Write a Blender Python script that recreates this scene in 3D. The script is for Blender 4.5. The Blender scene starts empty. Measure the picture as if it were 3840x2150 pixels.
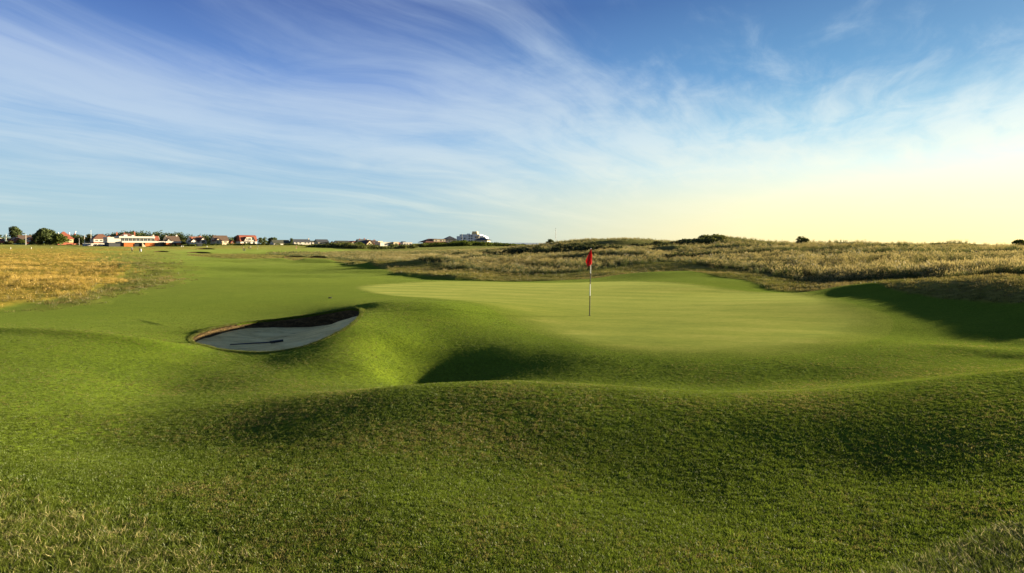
import bpy, bmesh, math, random
import numpy as np
from mathutils import Vector, Matrix
random.seed(7)
RNG = np.random.default_rng(11)
S = bpy.context.scene
COL = S.collection
R = math.radians

# ------------------------------------------------------------------ camera
EYE, FPX, CX, HY = 2.45, 2132.0, 1920.0, 920.0
cam_d = bpy.data.cameras.new('camera')
cam = bpy.data.objects.new('camera', cam_d)
COL.objects.link(cam)
cam.location = (0, 0, EYE)
cam.rotation_euler = (R(90), 0, 0)
cam_d.sensor_width = 36
cam_d.lens = 36 * FPX / 3840
cam_d.shift_y = -155 / 3840
cam_d.clip_start = 0.05
cam_d.clip_end = 30000
S.camera = cam

# ------------------------------------------------------------------ exposure, sun
S.view_settings.view_transform = 'Standard'
S.view_settings.look = 'None'
S.view_settings.gamma = 1
S.view_settings.use_curve_mapping = False
S.view_settings.exposure = 2.5
S.cycles.max_bounces = 5
S.cycles.diffuse_bounces = 2
S.cycles.transmission_bounces = 3
S.cycles.transparent_max_bounces = 4
SUN_EL, SUN_AZ = R(8.2), R(62)          # azimuth measured from the view axis towards the right
SUN = Vector((math.sin(SUN_AZ) * math.cos(SUN_EL), math.cos(SUN_AZ) * math.cos(SUN_EL), math.sin(SUN_EL)))
sl = bpy.data.lights.new('sun', 'SUN')
sl.energy = 4.4
sl.angle = R(0.5)
sl.color = (1.0, 0.86, 0.60)
sun = bpy.data.objects.new('sun', sl)
COL.objects.link(sun)
sun.rotation_euler = (-SUN).to_track_quat('-Z', 'Y').to_euler()
sun.location = SUN * 200


# ------------------------------------------------------------------ little node algebra
class NB:
    """Builds shader nodes from python expressions."""
    def __init__(self, nt):
        self.nt = nt; self.n = nt.nodes; self.l = nt.links
    def put(self, sock, v):
        if isinstance(v, bpy.types.NodeSocket):
            self.l.new(v, sock)
        elif isinstance(v, (tuple, list)):
            v = tuple(v)
            sock.default_value = v if len(v) == len(sock.default_value) else (v + (1,))
        else:
            sock.default_value = v
    def math(self, op, a, b=0.0, c=0.0, clamp=False):
        m = self.n.new('ShaderNodeMath'); m.operation = op; m.use_clamp = clamp
        for s, v in zip(m.inputs, (a, b, c)): self.put(s, v)
        return m.outputs[0]
    def add(self, a, b): return self.math('ADD', a, b)
    def sub(self, a, b): return self.math('SUBTRACT', a, b)
    def mul(self, a, b): return self.math('MULTIPLY', a, b)
    def div(self, a, b): return self.math('DIVIDE', a, b)
    def pow(self, a, b): return self.math('POWER', a, b)
    def max(self, a, b): return self.math('MAXIMUM', a, b)
    def min(self, a, b): return self.math('MINIMUM', a, b)
    def map(self, v, a, b, c=0.0, d=1.0, smooth=False):
        m = self.n.new('ShaderNodeMapRange')
        if smooth: m.interpolation_type = 'SMOOTHSTEP'
        for s, x in zip(m.inputs, (v, a, b, c, d)): self.put(s, x)
        return m.outputs[0]
    def mix(self, f, a, b, mode='MIX'):
        m = self.n.new('ShaderNodeMix'); m.data_type = 'RGBA'; m.blend_type = mode
        self.put(m.inputs[0], f); self.put(m.inputs[6], a); self.put(m.inputs[7], b)
        return m.outputs[2]
    def comb(self, x, y, z):
        m = self.n.new('ShaderNodeCombineXYZ')
        for s, v in zip(m.inputs, (x, y, z)): self.put(s, v)
        return m.outputs[0]
    def sep(self, v):
        m = self.n.new('ShaderNodeSeparateXYZ'); self.put(m.inputs[0], v)
        return m.outputs
    def noise(self, vec, scale=1.0, detail=3.0, rough=0.5, dist=0.0, lac=2.0):
        m = self.n.new('ShaderNodeTexNoise')
        self.put(m.inputs['Vector'], vec)
        m.inputs['Scale'].default_value = scale; m.inputs['Detail'].default_value = detail
        m.inputs['Roughness'].default_value = rough; m.inputs['Distortion'].default_value = dist
        m.inputs['Lacunarity'].default_value = lac
        return m.outputs['Fac']
    def vmul(self, v, s):
        m = self.n.new('ShaderNodeVectorMath'); m.operation = 'MULTIPLY'
        self.put(m.inputs[0], v); self.put(m.inputs[1], s)
        return m.outputs[0]
    def vadd(self, v, s):
        m = self.n.new('ShaderNodeVectorMath'); m.operation = 'ADD'
        self.put(m.inputs[0], v); self.put(m.inputs[1], s)
        return m.outputs[0]
    def ramp(self, f, stops):
        m = self.n.new('ShaderNodeValToRGB'); self.put(m.inputs[0], f)
        e = m.color_ramp.elements
        while len(e) < len(stops): e.new(0.5)
        for q, (p, c) in zip(e, stops):
            q.position = p; q.color = tuple(c) + (1,)
        return m.outputs[0]
    def attr(self, name, kind='GEOMETRY'):
        m = self.n.new('ShaderNodeAttribute'); m.attribute_name = name; m.attribute_type = kind
        return m.outputs


# ------------------------------------------------------------------ world: clear low-sun sky with cirrus
EXPO = 2 ** S.view_settings.exposure
W = bpy.data.worlds.new('World')
S.world = W
W.use_nodes = True
nt = W.node_tree
nt.nodes.clear()
N = NB(nt)
def srgb(r, g, b):
    f = lambda c: (c / 255 / 12.92) if c <= 10 else (((c / 255) + .055) / 1.055) ** 2.4
    return (f(r), f(g), f(b))
tc = nt.nodes.new('ShaderNodeTexCoord')
D = tc.outputs['Generated']
dx, dy, dz = N.sep(D)
up = N.max(dz, 0.0)
el = N.math('ARCSINE', N.math('MINIMUM', up, 1.0))
hl = N.math('SQRT', N.add(N.add(N.mul(dx, dx), N.mul(dy, dy)), 1e-5))
ca = N.div(N.add(N.mul(dx, math.sin(SUN_AZ)), N.mul(dy, math.cos(SUN_AZ))), hl)   # cos of azimuth from the sun
e01 = N.div(el, math.pi / 2)
sky = nt.nodes.new('ShaderNodeTexSky')
sky.sky_type = 'NISHITA'
sky.sun_disc = False
sky.sun_elevation = SUN_EL
sky.sun_rotation = SUN_AZ
sky.altitude = 0
sky.air_density = 1.0; sky.dust_density = 0.6; sky.ozone_density = 2.0
# graded air: the colour of the clear sky away from and towards the sun, by height above the horizon
away = N.ramp(e01, [(0.0, srgb(172, 203, 211)), (.05, srgb(164, 198, 217)), (.11, srgb(140, 180, 220)), (.17, srgb(102, 143, 208)), (.25, srgb(58, 92, 164)), (1.0, srgb(58, 92, 160))])
tow = N.ramp(e01, [(0.0, srgb(253, 238, 172)), (.045, srgb(252, 246, 202)), (.080, srgb(218, 240, 236)), (.115, srgb(150, 203, 228)), (.165, srgb(98, 158, 203)), (.25, srgb(72, 118, 172)), (1.0, srgb(58, 92, 160))])
t = N.map(ca, 0.22, 0.97, smooth=True)
base = N.mix(t, away, tow)
glow = N.mul(N.pow(N.map(ca, 0.35, 1.0), 2.0), N.math('EXPONENT', N.mul(e01, -24.0)))
base = N.mix(1.0, base, N.mix(glow, (0, 0, 0), (0.30, 0.22, 0.08)), 'ADD')
# cirrus on a high plane, combed out along one wind direction
den = N.add(N.max(dz, 0.0), 0.09)
px_ = N.div(dx, den); py_ = N.div(dy, den)
CR = R(36)
qx = N.add(N.mul(px_, math.sin(CR)), N.mul(py_, math.cos(CR)))
qy = N.sub(N.mul(px_, math.cos(CR)), N.mul(py_, math.sin(CR)))
P = N.comb(qx, qy, 0.0)
wv = N.noise(N.vadd(P, (3.1, 1.7, 0)), 0.45, 2, .5)
wv2 = N.noise(N.vadd(P, (8.1, 4.7, 5)), 0.45, 2, .5)
Pw = N.vadd(P, N.comb(N.mul(N.sub(wv, .5), 1.3), N.mul(N.sub(wv2, .5), 1.3), 0.0))
st = N.noise(N.vadd(N.vmul(Pw, (.34, 1.9, 1)), (1.0, 0.3, 0)), 1.0, 7, .56, .15)
st2 = N.noise(N.vadd(N.vmul(Pw, (.8, 5.0, 1)), (4, 9, 0)), 1.3, 8, .66, .3)
tuft = N.noise(N.vadd(N.vmul(Pw, (1.3, 2.2, 1)), (2, 5, 3)), 1.7, 8, .62, .45)
bulk = N.noise(N.vadd(P, (1.35, 5.2, 2.0)), 0.32, 2, .5)
tw = N.map(ca, .35, .85, .22, .46, True)
cl = N.add(N.add(N.mul(st, N.sub(.86, tw)), N.mul(st2, .14)), N.mul(tuft, tw))
eld = N.mul(el, 180 / math.pi)
bias = N.add(N.map(eld, 3, 10, -.02, .17, True), N.map(eld, 12, 21, 0.0, -.20, True))
bias = N.add(bias, N.mul(N.map(ca, .5, .75, smooth=True), N.map(eld, 8, 16, 0.0, -.11, True)))
cl = N.add(N.add(cl, bias), N.mul(N.sub(bulk, .5), .34))
cl = N.map(cl, .415, .75, smooth=True)
cl = N.mul(cl, N.map(eld, .5, 4.0, 0.30, 1.0))
ccol_a = N.ramp(e01, [(0.0, srgb(205, 222, 220)), (.12, srgb(208, 222, 234)), (.3, srgb(172, 194, 230)), (1.0, srgb(190, 205, 232))])  # overhead tones of cloud and air, out of view, raised to fill shadows
ccol_t = N.ramp(e01, [(0.0, srgb(255, 244, 196)), (.07, srgb(252, 248, 220)), (.11, srgb(244, 247, 234)), (.2, srgb(214, 230, 238)), (1.0, srgb(205, 216, 232))])
ccol = N.mix(N.map(ca, 0.1, 0.9), ccol_a, ccol_t)
cols = N.mix(N.mul(cl, .60), base, ccol)
below = N.map(dz, -0.02, 0.0)
cols = N.mix(below, (.05, .06, .03), cols)
bg1 = nt.nodes.new('ShaderNodeBackground'); N.put(bg1.inputs[0], sky.outputs[0]); bg1.inputs[1].default_value = 0.004
bg2 = nt.nodes.new('ShaderNodeBackground'); N.put(bg2.inputs[0], cols); bg2.inputs[1].default_value = 0.98 / EXPO
ad = nt.nodes.new('ShaderNodeAddShader')
out = nt.nodes.new('ShaderNodeOutputWorld')
nt.links.new(bg1.outputs[0], ad.inputs[0]); nt.links.new(bg2.outputs[0], ad.inputs[1])
nt.links.new(ad.outputs[0], out.inputs[0])

# ------------------------------------------------------------------ helpers for objects
def tag(o, label=None, cat=None, group=None, kind=None):
    if label: o['label'] = label
    if cat: o['category'] = cat
    if group: o['group'] = group
    if kind: o['kind'] = kind
    return o

def mesh_obj(name, verts, faces, mat=None, parent=None, smooth=False, mats=None, fmat=None):
    me = bpy.data.meshes.new(name)
    me.from_pydata([tuple(v) for v in verts], [], [tuple(f) for f in faces])
    for m in (mats or ([mat] if mat else [])): me.materials.append(m)
    if fmat is not None:
        me.polygons.foreach_set('material_index', np.asarray(fmat, dtype=np.int32))
    if smooth: me.polygons.foreach_set('use_smooth', np.ones(len(me.polygons), dtype=bool))
    me.update()
    o = bpy.data.objects.new(name, me)
    COL.objects.link(o)
    if parent: o.parent = parent
    return o

def np_mesh(name, V, Q, mat, parent=None, smooth=True, attrs=None):
    """quads or tris from numpy arrays"""
    me = bpy.data.meshes.new(name)
    V = np.ascontiguousarray(V, dtype=np.float32); Q = np.ascontiguousarray(Q, dtype=np.int32)
    k = Q.shape[1]
    me.vertices.add(len(V)); me.vertices.foreach_set('co', V.ravel())
    me.loops.add(Q.size); me.loops.foreach_set('vertex_index', Q.ravel())
    me.polygons.add(len(Q))
    me.polygons.foreach_set('loop_start', np.arange(0, Q.size, k, dtype=np.int32))
    me.polygons.foreach_set('loop_total', np.full(len(Q), k, dtype=np.int32))
    if smooth: me.polygons.foreach_set('use_smooth', np.ones(len(Q), dtype=bool))
    if mat: me.materials.append(mat)
    for nm, a in (attrs or {}).items():
        at = me.attributes.new(nm, 'FLOAT', 'POINT')
        at.data.foreach_set('value', np.ascontiguousarray(a, dtype=np.float32))
    me.update(calc_edges=True)
    o = bpy.data.objects.new(name, me)
    COL.objects.link(o)
    if parent: o.parent = parent
    return o

def empty(name, loc, rz=0.0):
    o = bpy.data.objects.new(name, None)
    o.empty_display_size = 0.3
    COL.objects.link(o); o.location = loc; o.rotation_euler = (0, 0, rz)
    return o

def pw(px, py, d):
    """a surveyed point: picture column and row at depth d -> metres"""
    return (d * (px - CX) / FPX, d, EYE - d * (py - HY) / FPX)
def xw(px, d): return d * (px - CX) / FPX
def dflat(py, z=0.0): return (EYE - z) * FPX / (py - HY)

# ------------------------------------------------------------------ land form: surveyed heights, thin-plate surface in (bearing, log distance)
BUNK = [(718,1272,14.6),(740,1290,13.7),(820,1308,12.9),(920,1318,12.5),(1030,1317,12.4),(1150,1294,12.7),(1250,1254,13.35),(1320,1212,14.3),(1352,1176,15.8),(1342,1160,17.0),(1250,1167,17.8),(1100,1190,17.8),(950,1206,17.3),(850,1221,16.4),(780,1238,15.6),(735,1256,15.1)]
def Z(px, d, z): return (px, HY + (EYE - z) * FPX / d, d)
PTS = BUNK + [
 # feet of the photographer's knoll
 Z(-600,2.9,.66),Z(700,2.9,.60),Z(1900,2.9,.60),Z(3000,2.9,.64),Z(3840,2.6,.71),Z(4400,2.6,.75),
 Z(-400,4.6,.66),Z(0,4.6,.60),Z(500,4.6,.46),Z(1000,4.6,.46),Z(1500,4.4,.48),Z(1900,3.9,.49),Z(2500,3.9,.43),Z(3100,3.9,.47),Z(3500,3.9,.56),Z(3840,3.9,.64),Z(4400,4.0,.74),
 Z(-400,6.4,.58),Z(0,6.4,.46),Z(300,6.2,.25),Z(600,6.2,.21),Z(900,6.2,.25),Z(1200,6.4,.34),Z(1500,6.4,.39),Z(1850,6.2,.36),
 Z(2150,5.0,.31),Z(2500,5.0,.28),Z(2900,5.0,.33),Z(3300,5.0,.39),Z(3840,5.0,.60),Z(4400,5.4,.8),
 Z(2300,7.2,.43),Z(2900,7.2,.42),Z(3400,7.2,.53),Z(3840,7.2,.69),
 # crest in front of the hollow and the bowl to the left
 (1000,1497,8.3),(750,1503,8.3),(500,1503,8.3),(1300,1487,8.16),(1480,1466,8.16),(1700,1451,8.2),(1900,1441,8.3),(2300,1462,8.15),(2900,1482,8.04),(3400,1448,7.95),(3840,1402,7.96),(4300,1370,8.0),
 (-500,1250,12),(0,1250,12),(250,1257,12),(450,1275,12.1),(620,1296,12.3),(-300,1390,8.6),(0,1395,8.7),(250,1440,8.5),(300,1370,10),(600,1470,9.3),(620,1380,10.8),(850,1400,10.6),(1000,1425,10),(1000,1360,11.6),(1250,1400,10.8),
 # hollow
 (1480,1452,10.6),Z(1500,11.5,-.36),Z(1670,11.6,-.40),Z(1560,12.7,-.24),(1590,1272,14.3),(1470,1308,13.3),Z(1660,12.4,-.32),Z(1820,11.8,-.28),(1930,1342,12.8),(1900,1298,13.8),(1400,1390,11.4),(1340,1335,12.0),
 (2100,1432,10.7),(2350,1440,10.4),(2700,1447,10.1),(3100,1430,10.0),(3500,1398,9.9),
 # mound right of the bunker
 (1400,1137,17.6),(1500,1131,17.8),(1650,1143,17.6),(1450,1165,16.4),(1400,1222,14.4),(1520,1200,15.6),(1500,1262,14.0),(1650,1200,16),(1850,1190,17.5),Z(1240,12.2,.20),Z(1310,12.7,.24),(1390,1275,13.3),
 # green
 (2211,1185,19.6),(2000,1250,15.5),(2200,1330,12.6),(2600,1372,11.5),(3000,1375,11.2),(3400,1330,11.9),(3600,1300,12.6),(3750,1345,11.3),(3840,1330,11.3),(2700,1200,18.5),(3200,1190,18.8),(3000,1125,24),(2600,1080,32),(2200,1057,39),(1700,1052,40),(1400,1075,33),(1500,1110,26),(2700,1100,30),(2000,1120,26),
 # fairway left
 (1000,1130,24),(600,1130,24),(700,1182,20),(300,1200,18),(0,1185,19),(-500,1185,19),(950,1195,18.6),(1150,1172,19.5),(1300,1145,20.5),(1000,1050,40),(500,1052,42),(0,1085,34),(-400,1085,34),
 # right mound: its shaded face lies just under the sun's rays
 (3142,1115,25),(3373,1148,20.5),(3597,1212,16.8),(3746,1284,14),(3840,1276,13.7),(3840,1305,12.6),
 (3331,1055,26.9),(3637,1057,22.85),(3100,1084,29.5),(3300,1062,29.5),
 Z(3932,19.6,1.02),Z(4115,16.8,.93),Z(3512,21.7,.48),Z(3777,18.2,.40),Z(3948,15.4,.33),Z(3238,25.95,.33),
 Z(3874,24,1.15),Z(4300,20,1.12),Z(4700,18,1.1),Z(5000,20,1.2),Z(4700,14,.95),Z(4300,12,.45),Z(4700,11,.75),(3650,1042,27),
 # bank behind the green
 (2900,1098,30),(3060,1098,30),(2850,1062,36),(2500,1032,43),(2400,1024,46),(2200,1038,48),(2000,1046,46),(2500,1008,52),(2900,1050,40),(3100,1068,38),(3300,1040,37),
 (2500,985,58),(2800,992,54),(3000,998,50),(3300,1000,46),(3500,1008,40),(3840,1010,38),(4300,1000,36),
 (2700,968,66),(3000,958,64),(3300,955,62),(3500,955,60),(3840,950,66),(4400,950,60),
 (3840,934,140),(3600,938,130),(3300,934,120),(3000,930,120),(2600,940,95),(2400,955,85),(2200,965,82),(2000,975,90),(2000,955,120),(2350,938,120),
 (2200,921,150),(2245,898,185),(2320,903,190),(2411,896,185),(2466,903,182),(2563,911,176),(2300,925,150),(2420,926,150),(2610,900,174),(2660,892,172),(2700,890,170),(2760,896,172),(2810,908,175),(2850,920,178),(2930,921,180),(3000,917,180),(3060,915,178),(3150,922,170),(3240,927,170),(2680,926,150),(2560,930,150),(2850,932,140),(2980,934,140),(2100,916,205),(2160,906,195),(1980,928,215),
 (1700,972,105),(1500,1000,66),(1700,1005,62),(1850,985,75),(1700,948,190),(1500,985,95),(1500,968,130),(1450,950,200),(1900,945,170),
 (1300,952,225),(1300,985,85),(900,950,210),(500,948,207),(0,962,130),(-400,962,130),(200,1000,62),(700,985,80),(1000,985,85),(0,1020,52),(-400,1020,50),
 (0,917,440),(-500,915,440),(0,938,230),(500,925,445),(250,921,440),(700,924,460),(900,917,480),(1200,919,480),(1350,926,450),(1450,925,450),(1650,915,480),(1760,911,490),(1900,914,490),(2000,921,500),(2300,925,500),(2800,925,500),(3300,928,500),(3800,930,500),(4400,925,480),(1050,928,350),(1300,940,330),(700,930,340),
]
for px_i in (-3500, -900, 200, 1000, 1900, 2600, 3300, 4300, 6500):
    for d_i, z_i in ((900, 1.6), (2500, 1.2), (6000, -6.0)):
        PTS.append((px_i, HY + (EYE - z_i) * FPX / d_i, d_i))
for sgn in (-1, 1):                                    # either side of and behind the photographer
    for r_i, z_i in ((0.3, .95), (1.2, .93), (3, .9), (7, .7), (14, .6), (25, .5), (60, .8), (150, 1.5), (500, 1.8), (3000, 1.2)):
        if r_i > 2.5:
            a_i = R(80) * sgn
            PTS.append((CX + FPX * math.tan(a_i), HY + (EYE - z_i) * FPX / (r_i * math.cos(a_i)), r_i * math.cos(a_i)))
A = np.array([pw(*p) for p in PTS])
def uv_of(x, y):
    r = np.sqrt(x * x + y * y) + 1e-6
    return np.arctan2(x, y), np.log(np.maximum(r, 0.25))
ca_, cl_ = uv_of(A[:, 0], A[:, 1])
extra_uv, extra_z = [], []
for a_i in np.radians([-100, -60, -30, 0, 30, 60, 100]):
    for r_i in (0.25, 0.6, 1.2, 1.9):
        extra_uv.append((a_i, math.log(r_i))); extra_z.append(.90)
cpt = np.vstack([np.stack([ca_, cl_], 1), np.array(extra_uv)])
cz = np.concatenate([A[:, 2], np.array(extra_z)])
def tpsk(d2): return 0.5 * d2 * np.log(d2 + 1e-12)
def tps_fit(c, z, lam):
    n = len(c)
    K = tpsk(((c[:, None, :] - c[None, :, :]) ** 2).sum(2)) + lam * np.eye(n)
    Pm = np.hstack([np.ones((n, 1)), c])
    M = np.zeros((n + 3, n + 3)); M[:n, :n] = K; M[:n, n:] = Pm; M[n:, :n] = Pm.T
    return np.linalg.solve(M, np.concatenate([z, np.zeros(3)]))
WT = tps_fit(cpt, cz, 4e-5)
def tps_eval(c, w, q, step=20000):
    o = np.empty(len(q))
    for i in range(0, len(q), step):
        b = q[i:i + step]
        d2 = (b[:, 0:1] - c[None, :, 0]) ** 2 + (b[:, 1:2] - c[None, :, 1]) ** 2
        o[i:i + step] = tpsk(d2) @ w[:-3] + w[-3] + b @ w[-2:]
    return o
PR_R = np.log([.25, 1, 3, 7, 14, 25, 60, 150, 500, 1000, 3000, 9000])
PR_Z = np.array([.9, .9, .9, .7, .6, .5, .8, 1.5, 1.8, 1.6, 1.2, -10])
def smooth01(t):
    t = np.clip(t, 0, 1); return t * t * (3 - 2 * t)
# value noise for hummocks
def vnoise(x, y, seed):
    rs = np.random.default_rng(seed); T = rs.random((256, 256))
    xi = np.floor(x).astype(int); yi = np.floor(y).astype(int)
    fx = x - xi; fy = y - yi
    fx = fx * fx * (3 - 2 * fx); fy = fy * fy * (3 - 2 * fy)
    g = lambda i, j: T[(yi + j) & 255, (xi + i) & 255]
    return (g(0, 0) * (1 - fx) + g(1, 0) * fx) * (1 - fy) + (g(0, 1) * (1 - fx) + g(1, 1) * fx) * fy
def fbm(x, y, seed, o=3):
    s = 0; a = 1; tot = 0
    for k in range(o):
        s = s + a * vnoise(x * 2 ** k + 17.3 * k, y * 2 ** k + 9.1 * k, seed + k); tot += a; a *= .5
    return s / tot - .5

def poly_sd(px, py, poly):
    """signed distance to a closed polygon, positive inside"""
    poly = np.asarray(poly, float); n = len(poly)
    best = np.full(px.shape, 1e18); ins = np.zeros(px.shape, bool)
    for i in range(n):
        a = poly[i]; b = poly[(i + 1) % n]
        ex, ey = b - a
        wx = px - a[0]; wy = py - a[1]
        t = np.clip((wx * ex + wy * ey) / (ex * ex + ey * ey + 1e-12), 0, 1)
        best = np.minimum(best, (wx - t * ex) ** 2 + (wy - t * ey) ** 2)
        c = ((a[1] > py) != (b[1] > py))
        with np.errstate(divide='ignore', invalid='ignore'):
            xc = a[0] + (py - a[1]) * ex / (ey if ey != 0 else 1e-12)
        ins ^= c & (px < xc)
    return np.where(ins, 1, -1) * np.sqrt(best)
def flatpoly(pts):
    """outline drawn on the land, in (bearing, log distance)"""
    o = []
    for q in pts:
        d = q[2] if len(q) > 2 else dflat(q[1], 0.0)
        x = xw(q[0], d); o.append((math.atan2(x, d), math.log(math.hypot(x, d))))
    return o
GOLD = flatpoly([(-2500,1250,12),(-900,1215,16),(0,1172),(200,1124),(400,1070),(500,1030),(455,1004),(380,978),(400,962),(470,953,190),(330,940,215),(700,945,300),(1000,935,330),(1000,925,360),(250,928,350),(-900,926,330),(-2500,940,260)])
STRIP = flatpoly([(690,0,165),(720,0,150),(900,0,128),(1000,0,118),(1100,0,104),(1200,0,112),(1280,0,100),(1320,0,75),(1420,0,62),(1500,0,52),(1600,0,50),(1700,0,47),(1900,0,45),(2200,0,44.5),(2400,0,48),(2560,0,47),(2800,0,37),(2900,0,32),(3060,0,30.5),(3150,0,29.5),(3300,0,27.2),(3400,0,23.5),(3520,0,21.5),(3700,0,19.5),(3900,0,18),(5500,0,16),(5500,0,210),(2600,0,230),(1700,0,260),(1400,0,225),(1000,0,195),(750,0,190)])
TALL = flatpoly([(1000,0,185),(1250,0,130),(1330,0,110),(1420,0,84),(1500,0,72),(1640,0,62),(1900,0,54),(2060,0,52),(2180,0,53),(2350,0,57),(2480,0,59),(2600,0,56),(2760,0,48),(2880,0,42),(3000,0,38.5),(3200,0,36),(3350,0,34.5),(3500,0,30),(3600,0,28.5),(3840,0,26.5),(4300,0,24),(5500,0,22),(5500,0,260),(3300,0,330),(2600,0,330),(1900,0,430),(1500,0,420),(1300,0,320),(1100,0,250)])
def zones(x, y):
    a, l = uv_of(x, y)
    nz = fbm(a * 40, l * 14, 5) * .05
    nz2 = fbm(a * 14, l * 5, 15) * .05
    g = smooth01((poly_sd(a, l, GOLD) + nz + nz2) / .05 + .5)
    s = smooth01((poly_sd(a, l, STRIP) + nz * .25) / .016 + .5)
    t = smooth01((poly_sd(a, l, TALL) + nz * .4) / .02 + .5)
    far = smooth01((l - math.log(330)) / .3)
    s = np.maximum(s, far)
    sdg = poly_sd(a, l, GOLD) + nz * 1.3
    band = smooth01((sdg + .10) / .06) * (1 - g) * smooth01((a - R(-42)) / R(6)) * .55
    s = np.maximum(s, band)
    return g, s, t
BUNK_UV = np.array([(p[0], p[2]) for p in BUNK], float)
def closed_spline(P, n):
    P = np.asarray(P, float); m = len(P); o = []
    for i in range(n):
        t = i / n * m; k = int(t); f = t - k
        a, b, c, d = P[(k - 1) % m], P[k % m], P[(k + 1) % m], P[(k + 2) % m]
        o.append(.5 * ((2 * b) + (c - a) * f + (2 * a - 5 * b + 4 * c - d) * f * f + (3 * b - a - 3 * c + d) * f ** 3))
    return np.array(o)
BOUT = closed_spline([(xw(p[0], p[2]), p[2]) for p in BUNK], 220)

DARKP = [(1900, 104, 7, 3), (2010, 103, 8, 3.2), (2130, 103, 8, 3.2), (2250, 104, 8, 3.0), (2360, 106, 7, 2.6), (2150, 148, 6, 4), (2230, 148, 5, 4), (2420, 152, 6, 4.5), (2500, 154, 6, 4.5), (2570, 158, 6, 5), (2640, 162, 5.5, 5), (2940, 112, 3.5, 2.6), (1690, 128, 6, 4), (1780, 126, 6, 4), (2620, 66, 3.5, 1.8)]
def dark_patch(x, y):
    m = np.zeros(np.shape(x))
    for p_, d_, a_, b_ in DARKP: m = np.maximum(m, np.exp(-(((x - xw(p_, d_)) / a_) ** 2 + ((y - d_) / b_) ** 2) * 1.2))
    return m
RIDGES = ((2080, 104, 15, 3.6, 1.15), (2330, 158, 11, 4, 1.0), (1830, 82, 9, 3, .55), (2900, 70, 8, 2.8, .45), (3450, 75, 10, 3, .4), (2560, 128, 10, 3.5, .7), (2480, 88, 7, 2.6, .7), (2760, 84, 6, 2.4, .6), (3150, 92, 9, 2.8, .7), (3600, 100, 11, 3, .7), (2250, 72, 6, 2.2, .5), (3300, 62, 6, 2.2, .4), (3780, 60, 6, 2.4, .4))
def ridge_face(x, y):  # camera-facing ridge slopes; greener, shorter grass here paints in their shade
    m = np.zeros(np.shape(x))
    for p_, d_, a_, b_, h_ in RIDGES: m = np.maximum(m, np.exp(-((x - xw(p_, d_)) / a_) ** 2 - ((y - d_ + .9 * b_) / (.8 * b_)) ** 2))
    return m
def dune_relief(x, y):
    return fbm(x / 15, y / 12, 51) * 1.7 + fbm(x / 5, y / 4.2, 61) * .6
def H(x, y, rough=True):
    x = np.atleast_1d(np.asarray(x, float)); y = np.atleast_1d(np.asarray(y, float))
    a, l = uv_of(x, y)
    ac = np.clip(a, R(-92), R(92))
    z = tps_eval(cpt, WT, np.stack([ac, l], 1))
    k = smooth01((np.abs(a) - R(60)) / R(32))
    z = z * (1 - k) + np.interp(l, PR_R, PR_Z) * k
    r = np.exp(l)
    if rough:
        g, s, t = zones(x, y)
        fr = smooth01((r - 20) / 25)
        hum = fbm(x / 15, y / 7.5, 31) * 1.35 + fbm(x / 5, y / 3.2, 41) * .30
        dun = dune_relief(x, y)
        z = z + fr * (g * hum * .75 + np.maximum(s - t, 0) * (fbm(x / 6, y / 4, 71) * .55) + t * dun * smooth01((r - 44) / 50) * (1 - .85 * smooth01((r - 90) / 45)))
        fw = (1 - np.maximum(g, s)) * smooth01((r - 28) / 40) * smooth01((450 - r) / 100)
        z = z + fw * (fbm(x / 20, y / 9, 81) * 1.5 + fbm(x / 6, y / 4, 85) * .22)
        z = z + fbm(x / 1.6, y / 1.6, 91) * .03 * smooth01((r - 2) / 3) * (1 - smooth01((r - 12) / 10))
        # small sharp-edged fold in the turf left of the bunker
        fx, fy = xw(600, 18.0), 17.6
        cxx = (x - fx); cyy = ((y - fy) + .95 * cxx) / 1.38
        z = z + .028 * np.exp(-(cyy / .07) ** 2) * np.exp(-(cxx / .95) ** 4)
        for (rp_, rd_, rx_, ry_, rh_) in RIDGES:
            z = z + 1.35 * rh_ * np.exp(-((x - xw(rp_, rd_)) / rx_) ** 2 - ((y - rd_) / ry_) ** 2)
        # low sharp ridge running into the front lip of the bunker
        lx = np.clip((x - xw(-400, 12.3)) / (xw(760, 12.5) - xw(-400, 12.3)), 0, 1)
        ly = np.interp(x, [xw(-400, 12.3), xw(0, 12.2), xw(450, 12.1), xw(700, 12.3)], [12.3, 12.2, 12.1, 12.25])
        z = z + .11 * np.exp(-(np.where(y > ly, (y - ly) / .75, (y - ly) / .42)) ** 2) * smooth01((x - xw(-700, 12.3)) / 2) * (1 - smooth01((x - xw(540, 12.3)) / 1.4))
        cy_ = np.interp(x, [xw(900, 8.1), xw(1300, 8.16), xw(1700, 8.2), xw(1900, 8.3), xw(2300, 8.15), xw(2900, 8.04), xw(3400, 7.95), xw(4300, 8.0)], [8.1, 8.16, 8.2, 8.3, 8.15, 8.04, 7.95, 8.0])
        z = z + .045 * np.exp(-(np.where(y > cy_, (y - cy_) / .6, (y - cy_) / 1.1)) ** 2) * smooth01((x - xw(900, 8.1)) / 1.2) * (1 - smooth01((x - 9) / 3))
        bx, by = xw(1640, 66), 66.0
        z = z + .95 * np.exp(-((x - bx) / 4.2) ** 2 - ((y - by) / 3.0) ** 2) + .5 * np.exp(-((x - bx + 7) / 3.0) ** 2 - ((y - by - 1) / 2.6) ** 2)
    return z
def H1(x, y): return float(H(x, y)[0])

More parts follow.
